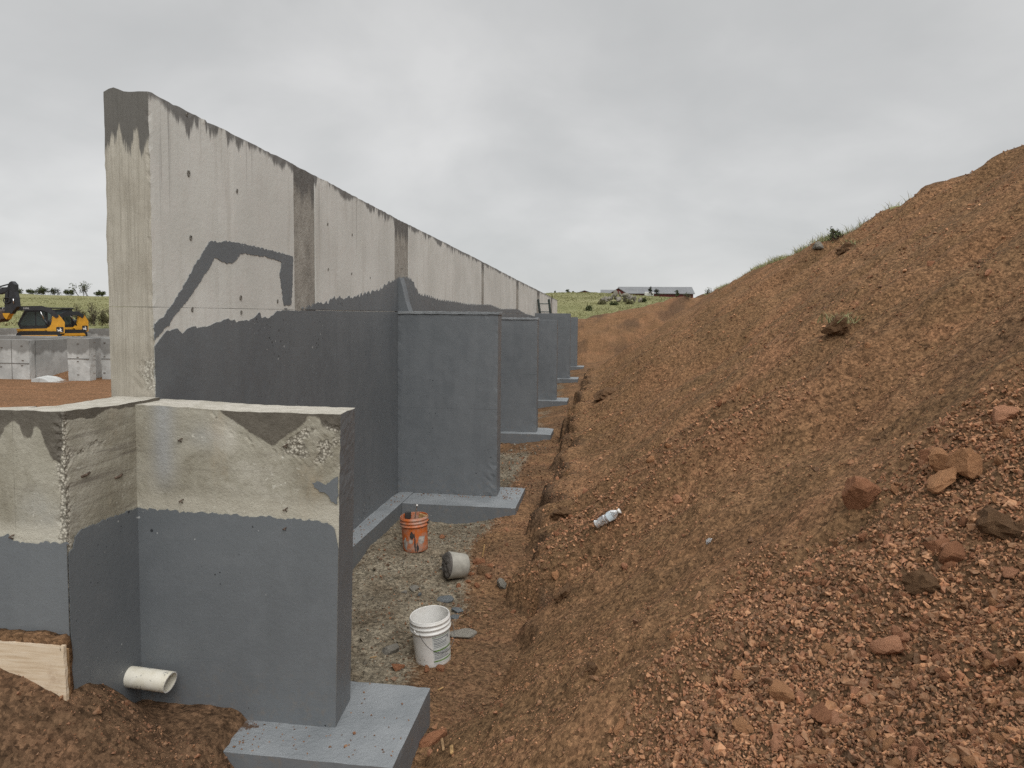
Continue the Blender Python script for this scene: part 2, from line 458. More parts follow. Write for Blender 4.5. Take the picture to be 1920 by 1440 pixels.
def mat_low():
    t = NT('mottled old concrete')
    a = t.noise(2.3, 6, 0.65, dist=0.5); b = t.noise(9, 6, 0.7); c = t.noise(1.3, 3)
    gr = t.noise(26, 5, 0.65, v=t.map((0.05, 0.05, 1)))
    col = t.ramp(a, ((0.28, (0.170, 0.152, 0.112)), (0.43, (0.265, 0.243, 0.188)), (0.57, (0.35, 0.328, 0.265)), (0.72, (0.46, 0.435, 0.37))))
    col = t.mix(t.math('MULTIPLY', t.step(c, 0.5, 0.72), 0.5), col, (0.34, 0.345, 0.34))
    col = t.mix(t.math('MULTIPLY', t.step(t.noise(4.2, 7, 0.75, dist=1.2), 0.52, 0.70), 0.55), col, (0.19, 0.168, 0.122))
    col = t.mix(t.math('MULTIPLY', t.step(t.noise(3.0, 6, 0.7, v=t.map((1, 1, 0.35), (7, 3, 1))), 0.55, 0.72), 0.4), col, (0.36, 0.285, 0.19))
    col = t.mix(t.math('MULTIPLY', t.step(b, 0.5, 0.72), 0.4), col, (0.36, 0.335, 0.275))
    col = t.mix(t.math('MULTIPLY', t.step(gr, 0.5, 0.7), t.math('ADD', t.math('MULTIPLY', t.attr('grain'), 0.6), 0.25)), col, (0.15, 0.13, 0.105))
    col = t.mix(t.math('MULTIPLY', t.attr('blue'), 0.6), col, (0.33, 0.345, 0.36))
    sm = t.step(t.noise(34, 5, 0.7), 0.60, 0.68)
    col = t.mix(t.math('MULTIPLY', sm, t.step(t.noise(3.1, 3), 0.45, 0.65)), col, (0.55, 0.53, 0.46))
    pale = t.attr('pale')
    col = t.mix(t.math('MULTIPLY', pale, 0.75), col, (0.50, 0.47, 0.39))
    rs = t.attr('rough_spot')
    hv = t.vor(70, out='Distance'); hm = t.math('MULTIPLY', t.step(t.math('ADD', rs, t.math('MULTIPLY', t.math('SUBTRACT', t.noise(14, 4), 0.5), 1.4)), 0.45, 0.75), 0.8)
    col = t.mix(t.math('MULTIPLY', hm, 0.85), col, t.mix(t.step(hv, 0.35, 0.6), (0.50, 0.465, 0.39), (0.13, 0.115, 0.09)))
    st = t.step(t.math('ADD', t.attr('stain'), t.math('MULTIPLY', t.math('SUBTRACT', t.noise(8, 6, 0.7), 0.5), 0.9)), 0.40, 0.60)
    col = t.mix(t.math('MULTIPLY', st, 0.92), col, t.mix(t.step(b, 0.3, 0.7), (0.065, 0.054, 0.040), (0.11, 0.095, 0.074)))
    h = t.math('SUBTRACT', t.noise(30, 5, 0.75), t.math('MULTIPLY', hv, hm))
    return t.out(col, t.step(st, 0, 1, 0.9, 0.7), t.bump(h, 0.8, 0.010))
M_LOW = mat_low()
def mat_top():
    t = NT('trowelled pale concrete')
    b = t.noise(11, 6, 0.7)
    col = t.mix(t.step(b, 0.3, 0.7), (0.36, 0.335, 0.275), (0.52, 0.49, 0.43))
    col = t.mix(t.step(t.noise(70, 4, 0.7), 0.62, 0.72), col, (0.17, 0.15, 0.12))
    return t.out(col, 0.9, t.bump(t.noise(45, 5, 0.7), 0.9, 0.012))
M_TOP = mat_top()
def mat_found():
    t = NT('foundation concrete')
    a = t.noise(0.9, 6, 0.65); b = t.noise(6, 5, 0.65)
    col = t.ramp(a, ((0.3, (0.29, 0.295, 0.285)), (0.5, (0.41, 0.415, 0.40)), (0.7, (0.57, 0.575, 0.555))))
    col = t.mix(t.math('MULTIPLY', t.step(b, 0.5, 0.75), 0.5), col, (0.24, 0.225, 0.205))
    st = t.step(t.math('SUBTRACT', t.math('MULTIPLY', t.noise(1.4, 4, 0.6, v=t.map((1, 1, 0.3))), 0.9), t.attr('htop')), -0.05, 0.08)
    col = t.mix(t.math('MULTIPLY', st, 0.7), col, (0.13, 0.125, 0.115))
    return t.out(col, 0.9, t.bump(b, 0.5, 0.02))
M_FOUND = mat_found()

def mat_soil():
    t = NT('reddish brown soil')
    med = t.noise(19, 7, 0.78); big = t.noise(1.2, 4, 0.6)
    strk = t.math('ADD', t.math('MULTIPLY', t.noise(1.5, 2, 0.5, v=t.map((0.33, 2.3, 1.0), rot=(0, 0, 0.12))), 0.65), t.math('MULTIPLY', t.noise(6, 5, 0.7), 0.35))
    col = t.ramp(big, ((0.3, (0.152, 0.089, 0.045)), (0.5, (0.186, 0.106, 0.054)), (0.7, (0.222, 0.122, 0.064))))
    col = t.mix(t.math('MULTIPLY', t.step(strk, 0.50, 0.70), 0.6), col, (0.118, 0.074, 0.039))
    col = t.mix(t.math('MULTIPLY', t.step(strk, 0.48, 0.30), 0.6), col, (0.280, 0.142, 0.076))
    col = t.mix(t.math('MULTIPLY', t.attr('red'), 0.5), col, (0.212, 0.106, 0.056))
    col = t.mix(t.math('MULTIPLY', t.attr('dark'), 0.8), col, (0.070, 0.045, 0.029))
    gy = t.step(t.math('ADD', t.attr('grey'), t.math('MULTIPLY', t.math('SUBTRACT', med, 0.5), 1.3)), 0.35, 0.72)
    col = t.mix(t.math('MULTIPLY', gy, 0.92), col, t.mix(t.step(t.noise(2.3, 5, 0.65), 0.35, 0.65), (0.14, 0.116, 0.082), (0.235, 0.205, 0.152)))
    # grit: light grains and dark gaps
    vn = t.n.new('ShaderNodeTexVoronoi'); t.l.new(t.pos, vn.inputs['Vector']); vn.inputs['Scale'].default_value = 55
    gs = t.n.new('ShaderNodeSeparateColor'); t.l.new(vn.outputs['Color'], gs.inputs[0])
    g2 = t.math('ADD', t.math('MULTIPLY', t.math('POWER', gs.outputs[0], 1.6), 1.0), t.math('MULTIPLY', t.step(med, 0.34, 0.68), 1.0))
    fac = t.math('ADD', 0.30, t.math('MULTIPLY', g2, 0.82))
    sc = t.n.new('ShaderNodeVectorMath'); sc.operation = 'SCALE'; t.l.new(col, sc.inputs[0]); t.l.new(fac, sc.inputs['Scale'])
    col = sc.outputs[0]
    gr = t.step(t.math('ADD', t.attr('turf'), t.math('MULTIPLY', t.math('SUBTRACT', t.noise(1.5, 4, 0.7), 0.5), 0.7)), 0.42, 0.6)
    gcol2 = t.ramp(t.noise(3.0, 6, 0.75), ((0.3, (0.115, 0.125, 0.055)), (0.5, (0.21, 0.215, 0.10)), (0.7, (0.29, 0.28, 0.15))))
    col = t.mix(gr, col, gcol2)
    return t.out(col, 0.95, t.bump(t.noise(38, 5, 0.7), 1.0, 0.018), Specular_IOR_Level=0.12)
M_SOIL = mat_soil()
def mat_grassland():
    t = NT('rough meadow')
    a = t.noise(0.05, 6, 0.65); b = t.noise(0.45, 6, 0.75); c = t.noise(0.9, 5, 0.7, v=t.map((1, 0.25, 1)))
    col = t.ramp(a, ((0.3, (0.18, 0.185, 0.08)), (0.5, (0.25, 0.245, 0.118)), (0.7, (0.315, 0.30, 0.16))))
    col = t.mix(t.math('MULTIPLY', t.step(b, 0.5, 0.7), 0.6), col, (0.125, 0.132, 0.062))
    col = t.mix(t.math('MULTIPLY', t.step(c, 0.55, 0.75), 0.5), col, (0.32, 0.30, 0.17))
    return t.out(col, 0.95, t.bump(t.math('ADD', b, c), 1.0, 0.5), Specular_IOR_Level=0.1)
M_GRASSLAND = mat_grassland()
def mat_stone():
    t = NT('loose stone')
    c = t.attr('tint', 'Color')
    n = t.noise(70, 5, 0.7)
    col = t.mix(t.step(n, 0.35, 0.7), c, t.mix(0.13, c, (0.9, 0.7, 0.5)))
    col = t.mix(t.math('MULTIPLY', t.step(t.noise(45, 3), 0.55, 0.7), 0.35), col, (0.09, 0.05, 0.028))
    return t.out(col, 0.92, t.bump(n, 0.7, 0.006), Specular_IOR_Level=0.2)
M_STONE = mat_stone()
def rock_mat(name, base, light, dark):
    t = NT(name).use_object()
    a = t.noise(9, 6, 0.7); b = t.noise(40, 5, 0.7)
    col = t.mix(t.step(a, 0.3, 0.7), base, light)
    col = t.mix(t.math('MULTIPLY', t.step(b, 0.52, 0.7), 0.7), col, dark)
    ob = t.n.new('ShaderNodeObjectInfo').outputs['Random']
    col = t.mix(t.math('MULTIPLY', ob, 0.22), col, dark)
    return t.out(col, 0.92, t.bump(t.math('ADD', b, t.math('MULTIPLY', a, 2)), 0.8, 0.012), Specular_IOR_Level=0.2)
M_RED = rock_mat('red granite', (0.29, 0.128, 0.066), (0.39, 0.185, 0.098), (0.15, 0.068, 0.036))
M_TAN = rock_mat('tan granite', (0.40, 0.195, 0.093), (0.50, 0.265, 0.135), (0.2, 0.098, 0.048))
M_PINK = rock_mat('pink granite', (0.46, 0.215, 0.118), (0.54, 0.28, 0.165), (0.24, 0.11, 0.06))
M_CLOD = rock_mat('dark soil clod', (0.125, 0.070, 0.036), (0.19, 0.108, 0.056), (0.075, 0.043, 0.024))
M_GREYROCK = rock_mat('grey concrete chunk', (0.22, 0.20, 0.165), (0.33, 0.31, 0.27), (0.10, 0.09, 0.075))
M_SLATE = rock_mat('blue grey coating scrap', (0.145, 0.16, 0.165), (0.20, 0.215, 0.22), (0.08, 0.08, 0.08))
M_RUST = plain('rusty steel', (0.11, 0.075, 0.055), 0.8, 0.3, 0.5, 40)
M_DARKPATCH = plain('dark tie hole', (0.16, 0.148, 0.13), 0.9, 0, 0.5, 60, 0.003)

# ------------------------------------------------------------------ terrain shape
TOE = -0.72
def toe_x(y):
    return TOE + 0.13 * pn(np.asarray(y) * 0.6, 3.3) + 0.10 * pn(np.asarray(y) * 1.7, 8.1) + 0.13 * np.tanh(5 * pn(np.asarray(y) * 2.3, 13.1)) * sst(4.5, 6.0, y) + 0.5 * sst(30, 40, y) - 0.25 * sst(5.0, 3.2, y)
def z_top(y):
    return np.interp(y, [0, 4, 8, 11, 12.2, 13, 14, 15, 16.4, 20, 22.4, 25, 29.4, 38, 46, 60, 80], [9.8, 8.8, 7.6, 6.15, 5.45, 5.12, 5.02, 4.80, 4.45, 4.42, 4.36, 4.45, 4.52, 4.55, 4.2, 3.2, 2.7])
def meadow(x, y):
    """the grass hill beyond the site"""
    r = np.hypot(np.where(np.asarray(x) < 0, 0.35, 1.0) * x, y)
    a = np.arctan2(x, y)
    k = np.interp(a, [-0.9, -0.5, -0.2, -0.07, -0.02, 0.02, 0.06, 0.11, 0.25, 0.9], [0.0165, 0.0180, 0.027, 0.0315, 0.031, 0.029, 0.0265, 0.0245, 0.024, 0.03])
    base = np.interp(x, [-8, 2], [1.5, 2.2])
    rise = (CAMZ + k * 165 * np.sqrt(1 + np.minimum(np.tan(a), 0) ** 2) - base) * sst(48, 168, r) ** 0.85
    z = base + rise - (np.clip(r - 175, 0, 3000) * 0.012)
    return z + 0.5 * fbm(x * 0.02, y * 0.02, 1.7, 3) * sst(60, 120, r)
def mound(x, y, cx, cy, rx, ry, h, p=1.0):
    d = np.sqrt(((x - cx) / rx) ** 2 + ((y - cy) / ry) ** 2)
    return h * np.clip(1 - d ** 1.6, -3, 1) ** 1
def smax(a, b, k):
    h = np.clip(0.5 + 0.5 * (a - b) / k, 0, 1)
    return b * (1 - h) + a * h + k * h * (1 - h)
def height(x, y, fine=True):
    x, y = np.broadcast_arrays(np.asarray(x, float), np.asarray(y, float))
    xt = toe_x(y)
    floor = 0.02 + 0.05 * fbm(x * 0.9, y * 0.9, 2.2, 3) + 0.06 * sst(-1.1, -2.4, x) * sst(5, 8, y)
    floor = floor + 0.16 * sst(-2.0, -1.0, x) * sst(6.2, 8.0, y)
    # earth heaped by the low wall
    m1 = 0.285 + mound(x, y, -2.5, 3.35, 1.15, 1.1, 0.07) - 0.35 * sst(-2.10, -1.70, x) - 0.04 * sst(3.3, 2.6, y)
    m2 = 0.30 + mound(x, y, -3.15, 3.15, 1.0, 0.55, 0.56)
    heap = smax(m1, m2, 0.06) + 0.018 * fbm(x * 3, y * 3, 5.5, 3)
    front = sst(4.1, 3.9, y)
    floor = np.where(front > 0, np.maximum(floor, heap * front + floor * (1 - front)), floor)
    # bank
    s = np.interp(y, [4.2, 5.2, 6.5, 9.5, 10.5, 11.5, 13, 18, 22, 27, 33], [0.04, 0.16, 0.30, 0.36, 0.14, 0.34, 0.5, 0.55, 0.36, 0.30, 0.0])
    s = s * np.clip(0.75 + 1.0 * pn(y * 1.3, 1.1), 0.05, 1.5)
    u = x - xt
    wob = 0.07 * fbm(x * 3.5, y * 3.5, 7.7, 4)
    scarp = s * sst(0.0, 0.075, u + wob)
    slope = np.interp(y, [0, 4, 10, 40], [0.74, 0.735, 0.72, 0.62])
    bank = floor * sst(0.6, 0.0, u) + scarp * 0.72 + slope * np.maximum(u, 0) + 0.02
    big = 0.16 * fbm(x * 0.35, y * 0.5, 3.1, 3) + 0.09 * fbm(x * 0.5, y * 1.5, 9.4, 3)
    rut = 0.085 * fbm(x * 0.7 - y * 0.1, y * 3.2, 4.4, 4)
    bank = bank + (big + rut) * sst(0.1, 1.6, u)
    if fine:
        bank = bank + sst(0.0, 0.4, u) * (0.045 * fbm(x * 2.6, y * 3.6, 6.1, 4) + 0.018 * fbm(x * 12, y * 12, 1.2, 3) + 0.05 * np.clip(fbm(x * 1.4, y * 2.0, 16.0, 3) - 0.25, 0, 1))
        floor = floor + 0.013 * fbm(x * 12, y * 12, 3.3, 3)
    zt = z_top(y) + 0.12 * fbm(x * 0.4, y * 0.4, 5.0, 3) + np.clip(x - 6, 0, 60) * 0.02
    k = 0.18
    hh = np.clip(0.5 + 0.5 * (zt - bank) / k, 0, 1)
    bank2 = zt * (1 - hh) + bank * hh - k * hh * (1 - hh)
    z = np.where(u > 0, bank2, floor)
    # far end of the trench
    far = sst(34.5, 44, y)
    mead = meadow(x, y)
    endm = (2.35 + 0.22 * np.clip(x + 1.5, 0, 6)) * far + 0.16 * fbm(x * 1.1, y * 0.8, 6.6, 4) * sst(34, 37, y) * sst(47, 42, y) + 0.5 * fbm(x * 0.35, y * 0.22, 2.9, 4) * sst(34, 37, y) * sst(47, 42, y)
    z = np.where((x > -2.9) & (y > 33), np.maximum(z, endm * sst(34.0, 36, y)), z)
    # inside of the foundation
    pad = 0.22 + 0.05 * fbm(x * 0.7, y * 0.7, 8.0, 3) + 0.42 * sst(22.6, 25.5, y) * sst(29, 27, y) + 0.26 * sst(31, 36, y)
    pad = pad + 0.6 * sst(49, 56, y)
    z = np.where((x < -2.86) & (y > 3.28), pad, z)
    g = np.where(x < -3, sst(50, 56, y), sst(44, 56, y))
    zr = smax(z, mead, 0.3)
    z = z * (1 - g) + np.where(y > 56, mead, zr) * g
    return z, u, zt, bank

def hit(px, py):
    """where the ray through a photo pixel meets the earth"""
    d = ray(px, py)
    t = np.geomspace(1.0, 80, 500)
    P = _O[None] + d[None] * t[:, None]
    below = P[:, 2] < height(P[:, 0], P[:, 1])[0]
    if not below.any(): return hit(px, py + 4)
    i = int(np.argmax(below))
    a, b = t[max(i - 1, 0)], t[i]
    for _ in range(12):
        c = (a + b) / 2; p = _O + d * c
        if p[2] < height(p[0], p[1])[0]: b = c
        else: a = c
    return _O + d * b
def pmask(u, v, poly, soft):
    """soft polygon mask in 2-D"""
    poly = np.array(poly, float); n = len(poly)
    ins = np.zeros(u.shape, bool); dist = np.full(u.shape, 1e9)
    for i in range(n):
        a, b = poly[i], poly[(i + 1) % n]
        c = ((a[1] > v) != (b[1] > v)) & (u < (b[0] - a[0]) * (v - a[1]) / (b[1] - a[1] + 1e-12) + a[0])
        ins ^= c
        e = b - a; t = np.clip(((u - a[0]) * e[0] + (v - a[1]) * e[1]) / (e @ e + 1e-12), 0, 1)
        dist = np.minimum(dist, np.hypot(u - a[0] - t * e[0], v - a[1] - t * e[1]))
    sd = np.where(ins, dist, -dist)
    return np.clip(0.5 + sd / (2 * soft), 0, 1)
_cpoly = np.array([hit(a, b)[:2] for a, b in ((1190, 1439), (1330, 1220), (1440, 1070), (1640, 985), (1730, 850), (1918, 760))])
_cpoly = np.vstack([_cpoly, [_cpoly[-1] + np.array([3.0, 0.6])], [[5.5, 1.0]], [[0.6, 0.6]]])
_bpoly = np.array([hit(a, b)[:2] for a, b in ((1020, 1000), (1120, 900), (1300, 780), (1420, 740), (1440, 790), (1250, 900), (1110, 1010), (1040, 1080))])
def coarse(x, y):
    c = pmask(x, y, _cpoly, 0.28)
    c = np.maximum(c, 0.35 * pmask(x, y, _bpoly, 0.4))
    return np.clip(c + 0.45 * fbm(x * 1.1, y * 1.1, 31.0, 3) * (c > 0.02), 0, 1)
def ground_grid():
    ys = [0.5]
    while ys[-1] < 66: ys.append(ys[-1] + max(0.02, 0.0085 * ys[-1]))
    xs = []
    x = -3.6
    while x < 34:
        xs.append(x); x += max(0.02, 0.012 * abs(x + 0.4))
    xl = [-3.6 - 0.3 * 1.075 ** k * k for k in range(1, 42)]
    xs = np.array(sorted(xl) + xs); ys = np.array(ys)
    X, Y = np.meshgrid(xs, ys, indexing='ij')
    Z, U, ZT, BK = height(X, Y)
    nx, ny = X.shape
    I = np.arange(nx * ny).reshape(nx, ny)
    Q = np.stack([I[:-1, :-1], I[1:, :-1], I[1:, 1:], I[:-1, 1:]], -1).reshape(-1, 4)
    x, y, z, u = X.ravel(), Y.ravel(), Z.ravel(), U.ravel()
    near_top = sst(0.10, -0.02, (ZT - BK).ravel()) * (u > 0)
    turf = near_top * sst(13.5, 15.5, y)
    turf = np.maximum(turf, np.where(x < -3, sst(49, 51, y), sst(45, 53, y + 2 * pn(x * 0.2, y * 0.2, 3))))
    dark = 0.3 * sst(0.45, 0.70, fbm(x * 0.55, y * 1.3, 11.0, 4)) * sst(0.3, 1.0, u)
    dark = np.maximum(dark, 0.95 * sst(-0.08, 0.0, u) * sst(0.24, 0.10, u) * sst(4.6, 6.0, y) * sst(33, 28, y) * sst(-0.1, 0.2, fbm(x * 2, y * 2, 4, 3) + 0.1))  # undercut shade put into the soil colour along the cut
    dark = np.maximum(dark, 0.8 * sst(3.9, 3.7, y) * (x < -1.7))
    dark = np.maximum(dark, 0.6 * coarse(x, y) * (u > 0.1))  # soil darkened under coarse stones, painting shade into the gaps
    dark = np.maximum(dark, 0.75 * sst(0.0, 0.45, fbm(x * 0.6, y * 0.35, 15.0, 4)) * sst(32, 37, y) * (x > -2.9) * (x < 7))
    dark = np.maximum(dark, 0.6 * near_top * sst(9, 13, y))
    dark = np.maximum(dark, 0.5 * (u < 0.05) * (x > -2.5) * (y > 4.0) * (y < 34) * sst(-0.4, 0.3, fbm(x * 1.5, y * 1.5, 14, 3)))
    red = 0.7 * sst(-0.1, 0.7, fbm(x * 0.7, y * 0.9, 21.0, 4)) * sst(0.5, 2.0, u) + 0.8 * ((x < -2.86) & (y > 3.3) & (y < 46)) + 0.3 * sst(30, 38, y) * (x < 6) * (x > -2.9)
    red = np.clip(red, 0, 1)
    gx = -1.42 + 0.30 * pn(y * 0.9, 2.2)
    grey = sst(0.35, -0.25, x - gx) * sst(4.0, 4.3, y) * sst(9.3, 8.6, y) * (u < 0)
    grey = np.maximum(grey, sst(0.2, -0.2, x + 1.3) * sst(9.3, 9.6, y) * sst(13.6, 12.2, y) * 0.75 * (x > -2.9))
    grey = np.maximum(grey, 0.55 * sst(0.2, -0.4, x + 1.2) * sst(13.6, 14.0, y) * sst(34, 30, y) * (x > -2.9) * sst(-0.2, 0.3, fbm(x, y, 7, 3)))
    o = from_np('ground', np.stack([x, y, z], 1), Q, M_SOIL, smooth=True, attrs=dict(turf=turf, dark=dark, red=red, grey=grey))
    return props(o, 'reddish brown excavated earth of the trench and cut bank', 'ground', kind='structure')
GROUND = ground_grid()

def grassland():
    rs = [46.0]
    while rs[-1] < 6000: rs.append(rs[-1] * 1.018 + (0 if rs[-1] > 60 else 0.0))
    rs = np.array(rs); an = np.linspace(-math.pi, math.pi, 361)
    Rg, A = np.meshgrid(rs, an, indexing='ij')
    X, Y = Rg * np.sin(A), Rg * np.cos(A)
    Z = meadow(X, Y) + 0.10 * fbm(X * 0.12, Y * 0.12, 2, 4) * sst(60, 80, Rg)
    Z -= 2.5 * sst(66, 58, Y) * (Y > 0) * (np.abs(X) < 130) + 6.0 * (sst(20, 0, Y) * sst(90, 50, Rg))
    n, m = X.shape
    I = np.arange(n * m).reshape(n, m)
    Q = np.stack([I[:-1, :-1], I[:-1, 1:], I[1:, 1:], I[1:, :-1]], -1).reshape(-1, 4)
    o = from_np('terrain', np.stack([X, Y, Z], -1).reshape(-1, 3), Q, M_GRASSLAND, smooth=True)
    return props(o, 'rolling green meadow hill behind the building site', 'hill', kind='structure')
grassland()

def hz_(x, y): return float(height(x, y)[0])
def gnormal(x, y, e=0.06):
    return Vector((hz_(x - e, y) - hz_(x + e, y), hz_(x, y - e) - hz_(x, y + e), 2 * e)).normalized()
# ------------------------------------------------------------------ retaining wall
XW, XB = -2.70, -2.985
_tp = [(278, 172), (410, 239), (550, 308), (740, 408), (905, 491), (970, 525), (1008, 544), (1045, 563)]
_tw = [onx(a, b, XW) for a, b in _tp]
_ty, _tz = [p[1] for p in _tw], [p[2] for p in _tw]
WY0, WY1 = _ty[0], _ty[-1]
def wtop(y): return np.interp(y, _ty, _tz)
def wy(px): return float(onx(px, 172 + (px - 278) * 0.51, XW)[1])
ZJ = 2.625                                   # cold joint
WALL = empty('retaining_wall', (-2.84, WY0, 0.0), 'tall pale concrete retaining wall with grey coated lower half and buttresses', 'wall')

def panel(name, y0, y1, z0, mat, recess=0.0, first=False, upper=True, z1=None):
    near = y0 < 9.5
    c = (0.03, 0.035, 0.035) if first else ((0.14, 0.05, 0.06) if near else (0.28, 0.25, 0.25))
    zt = float(wtop((y0 + y1) / 2)) if upper else z1
    b = (XB, XW - recess, y0, y1, z0, zt)
    V, Q, nm = grid_box(*b, c)
    P = chip(V, b, 0.0006, 6.0)
    top = (np.abs(V[:, 2] - zt) < 1e-6) & upper
    if upper:
        k = (V[:, 2] - z0) / (zt - z0)
        P[:, 2] += k * (wtop(V[:, 1]) - zt)
        top = np.abs(V[:, 2] - zt) < 1e-6
        P[:, 2] += np.where(top, 0.006 * fbm(V[:, 0] * 9, V[:, 1] * 11, 1.0, 4) + 0.004, 0)
        edge = top & ((np.abs(V[:, 0] - b[1]) < 1e-6) | (np.abs(V[:, 0] - b[0]) < 1e-6))
        P[:, 0] += np.where(edge, 0.010 * fbm(V[:, 1] * 11, V[:, 0] * 3, 4.0, 3), 0)
        P[:, 2] -= np.where(edge, 0.008 * np.abs(fbm(V[:, 1] * 14, V[:, 0] * 3, 2.0, 3)), 0)
    htop = wtop(V[:, 1]) - P[:, 2]
    rs = np.zeros(len(V))
    midx = np.zeros(len(Q), int)
    if first:
        midx[nm == 2] = 1
        front = V[:, 1] < y0 + 1e-6
        le = front & (V[:, 0] < XB + 1e-6)
        # ragged lip left by the form on the far corner
        lip = np.clip(fbm(1.0, V[:, 2] * 2.5, 3.0, 4) + 0.1, 0, 1)
        P[:, 0] -= np.where(le, 0.010 * lip + 0.010 * np.abs(fbm(2.0, V[:, 2] * 14, 1.0, 3)), 0)
        P[:, 1] -= np.where(front, 0.004 * fbm(V[:, 0] * 12, V[:, 2] * 3, 1, 3), 0)
        P[:, 2] += np.where(top & (V[:, 1] < y0 + 0.12), 0.03 * np.exp(-((V[:, 0] - XB - 0.06) / 0.05) ** 2), 0)
        rs = np.exp(-((V[:, 0] - XW) / 0.10) ** 2) * np.exp(-((V[:, 2] - 2.22) / 0.12) ** 2) * 1.3
        rs = np.maximum(rs, 0.55 * np.exp(-((V[:, 0] - XW) / 0.012) ** 2))
        P[:, 0] += np.where(front & (V[:, 0] > XW - 1e-6), -0.014 * np.clip(rs, 0, 1) * np.abs(fbm(1, 2, V[:, 2] * 22, 3)), 0)
        P[:, 1] += np.where(front, np.clip(rs, 0, 1) * 0.02 * np.abs(fbm(V[:, 0] * 25, 2, V[:, 2] * 25, 3)), 0)
    o = from_np(name, P, Q, [mat, M_WOODEND], WALL, attrs=dict(htop=htop, rough_spot=rs), midx=midx)
    return o
# panels between the form seams, with rough strips where the pours meet
cuts = [(WY0, 'p'), (wy(405), 'p'), (wy(550), 's'), (wy(590), 'p'), (wy(632), 'p'), (wy(676), 'p'), (wy(740), 's'), (wy(766), 'p')]
y = wy(766)
strips_far = [(wy(903), wy(908)), (wy(968), wy(973)), (wy(1007), wy(1012)), (wy(1033), wy(1036))]
for a, b in strips_far:
    n = max(1, int(round((a - y) / 1.22)))
    for k in range(1, n): cuts.append((y + (a - y) * k / n, 'p'))
    cuts.append((a, 's')); cuts.append((b, 'p')); y = b
n = max(1, int(round((WY1 - y) / 1.22)))
for k in range(1, n): cuts.append((y + (WY1 - y) * k / n, 'p'))
cuts.append((WY1, None))
for i in range(len(cuts) - 1):
    (y0, kd), y1 = cuts[i], cuts[i + 1][0]
    g = 0.0007
    if kd == 's':
        panel('pour_strip', y0 + g, y1 - g, 0.25, M_STRIP, recess=0.007)
    else:
        panel('wall_panel', y0 + (g if i else 0), y1 - g, ZJ + 0.0008, M_PANEL, first=(i == 0))
        if i == 0:
            panel('wall_panel', y0, y1 - g, 0.25, M_PANEL, upper=False, z1=ZJ - 0.0008, first=True)
        else:
            panel('wall_panel', y0 + g, y1 - g, 0.25, M_PANEL, upper=False, z1=ZJ - 0.0008)

# coating: strip with an uneven brushed top edge
_cp = [(289, 646), (300, 632), (314, 617), (318, 618), (332, 613), (341, 624), (352, 614), (366, 609), (369, 613), (395, 607), (412, 601), (427, 595), (431, 598), (439, 596), (442, 603), (460, 598), (466, 601), (487, 584), (489.5, 594), (504, 595), (520, 583), (534, 578), (555, 584), (574, 578), (593, 568), (609, 570), (626, 559), (645, 560), (666, 557), (693, 548), (712, 544), (726, 532), (747, 523), (760, 521), (770, 523), (776, 533), (786, 553), (801, 555), (823, 563), (851, 566), (876, 571), (901, 572), (920, 572), (939, 580), (970, 580), (986, 589), (1004, 594), (1030, 594), (1046, 594)]
_cw = [onx(a, b, XW) for a, b in _cp]
_cy, _cz = np.array([p[1] for p in _cw]), np.array([p[2] for p in _cw])
def strip_sheet(name, ys, zlo, zhi, x, th, mat, parent):
    ok = zhi - zlo > 0.004
    V, Q, prev = [], [], None
    for yv, a, b, k in zip(ys, zlo, zhi, ok):
        if not k: prev = None; continue
        i = len(V)
        V += [(x + th, yv, a), (x + th, yv, b), (x, yv, a), (x, yv, b)]
        if prev is not None:
            Q += [(prev, i, i + 1, prev + 1), (prev + 1, i + 1, i + 3, prev + 3)]
        prev = i
    return from_np(name, V, Q, mat, parent)
ys = [WY0 + 0.004]
while ys[-1] < WY1 - 0.05: ys.append(ys[-1] + 0.0016 * ys[-1])
ys = np.array(ys)
saw = np.abs((ys * 7.3 + pn(ys * 1.7, 3.0) * 1.6) % 1.0 - 0.3) * 0.045
cz = np.interp(ys, _cy, _cz) + 0.011 * fbm(ys * 9, 1.0, 0, 4) + saw * sst(4.5, 7.0, ys) - 0.008
cz = cz + (ys > wy(550)) * 0.012 * np.sign(pn(ys * 16, 7.0)) * np.abs(pn(ys * 16, 7.0)) ** 0.5
strip_sheet('coating', ys, np.full(len(ys), 0.255), np.minimum(cz, ZJ - 0.006), XW, 0.004, M_COAT, WALL)['label'] = 'grey waterproof coating rolled over the lower wall face'
strip_sheet('coating', ys, np.full(len(ys), ZJ + 0.003), cz, XW, 0.004, M_COAT, WALL)

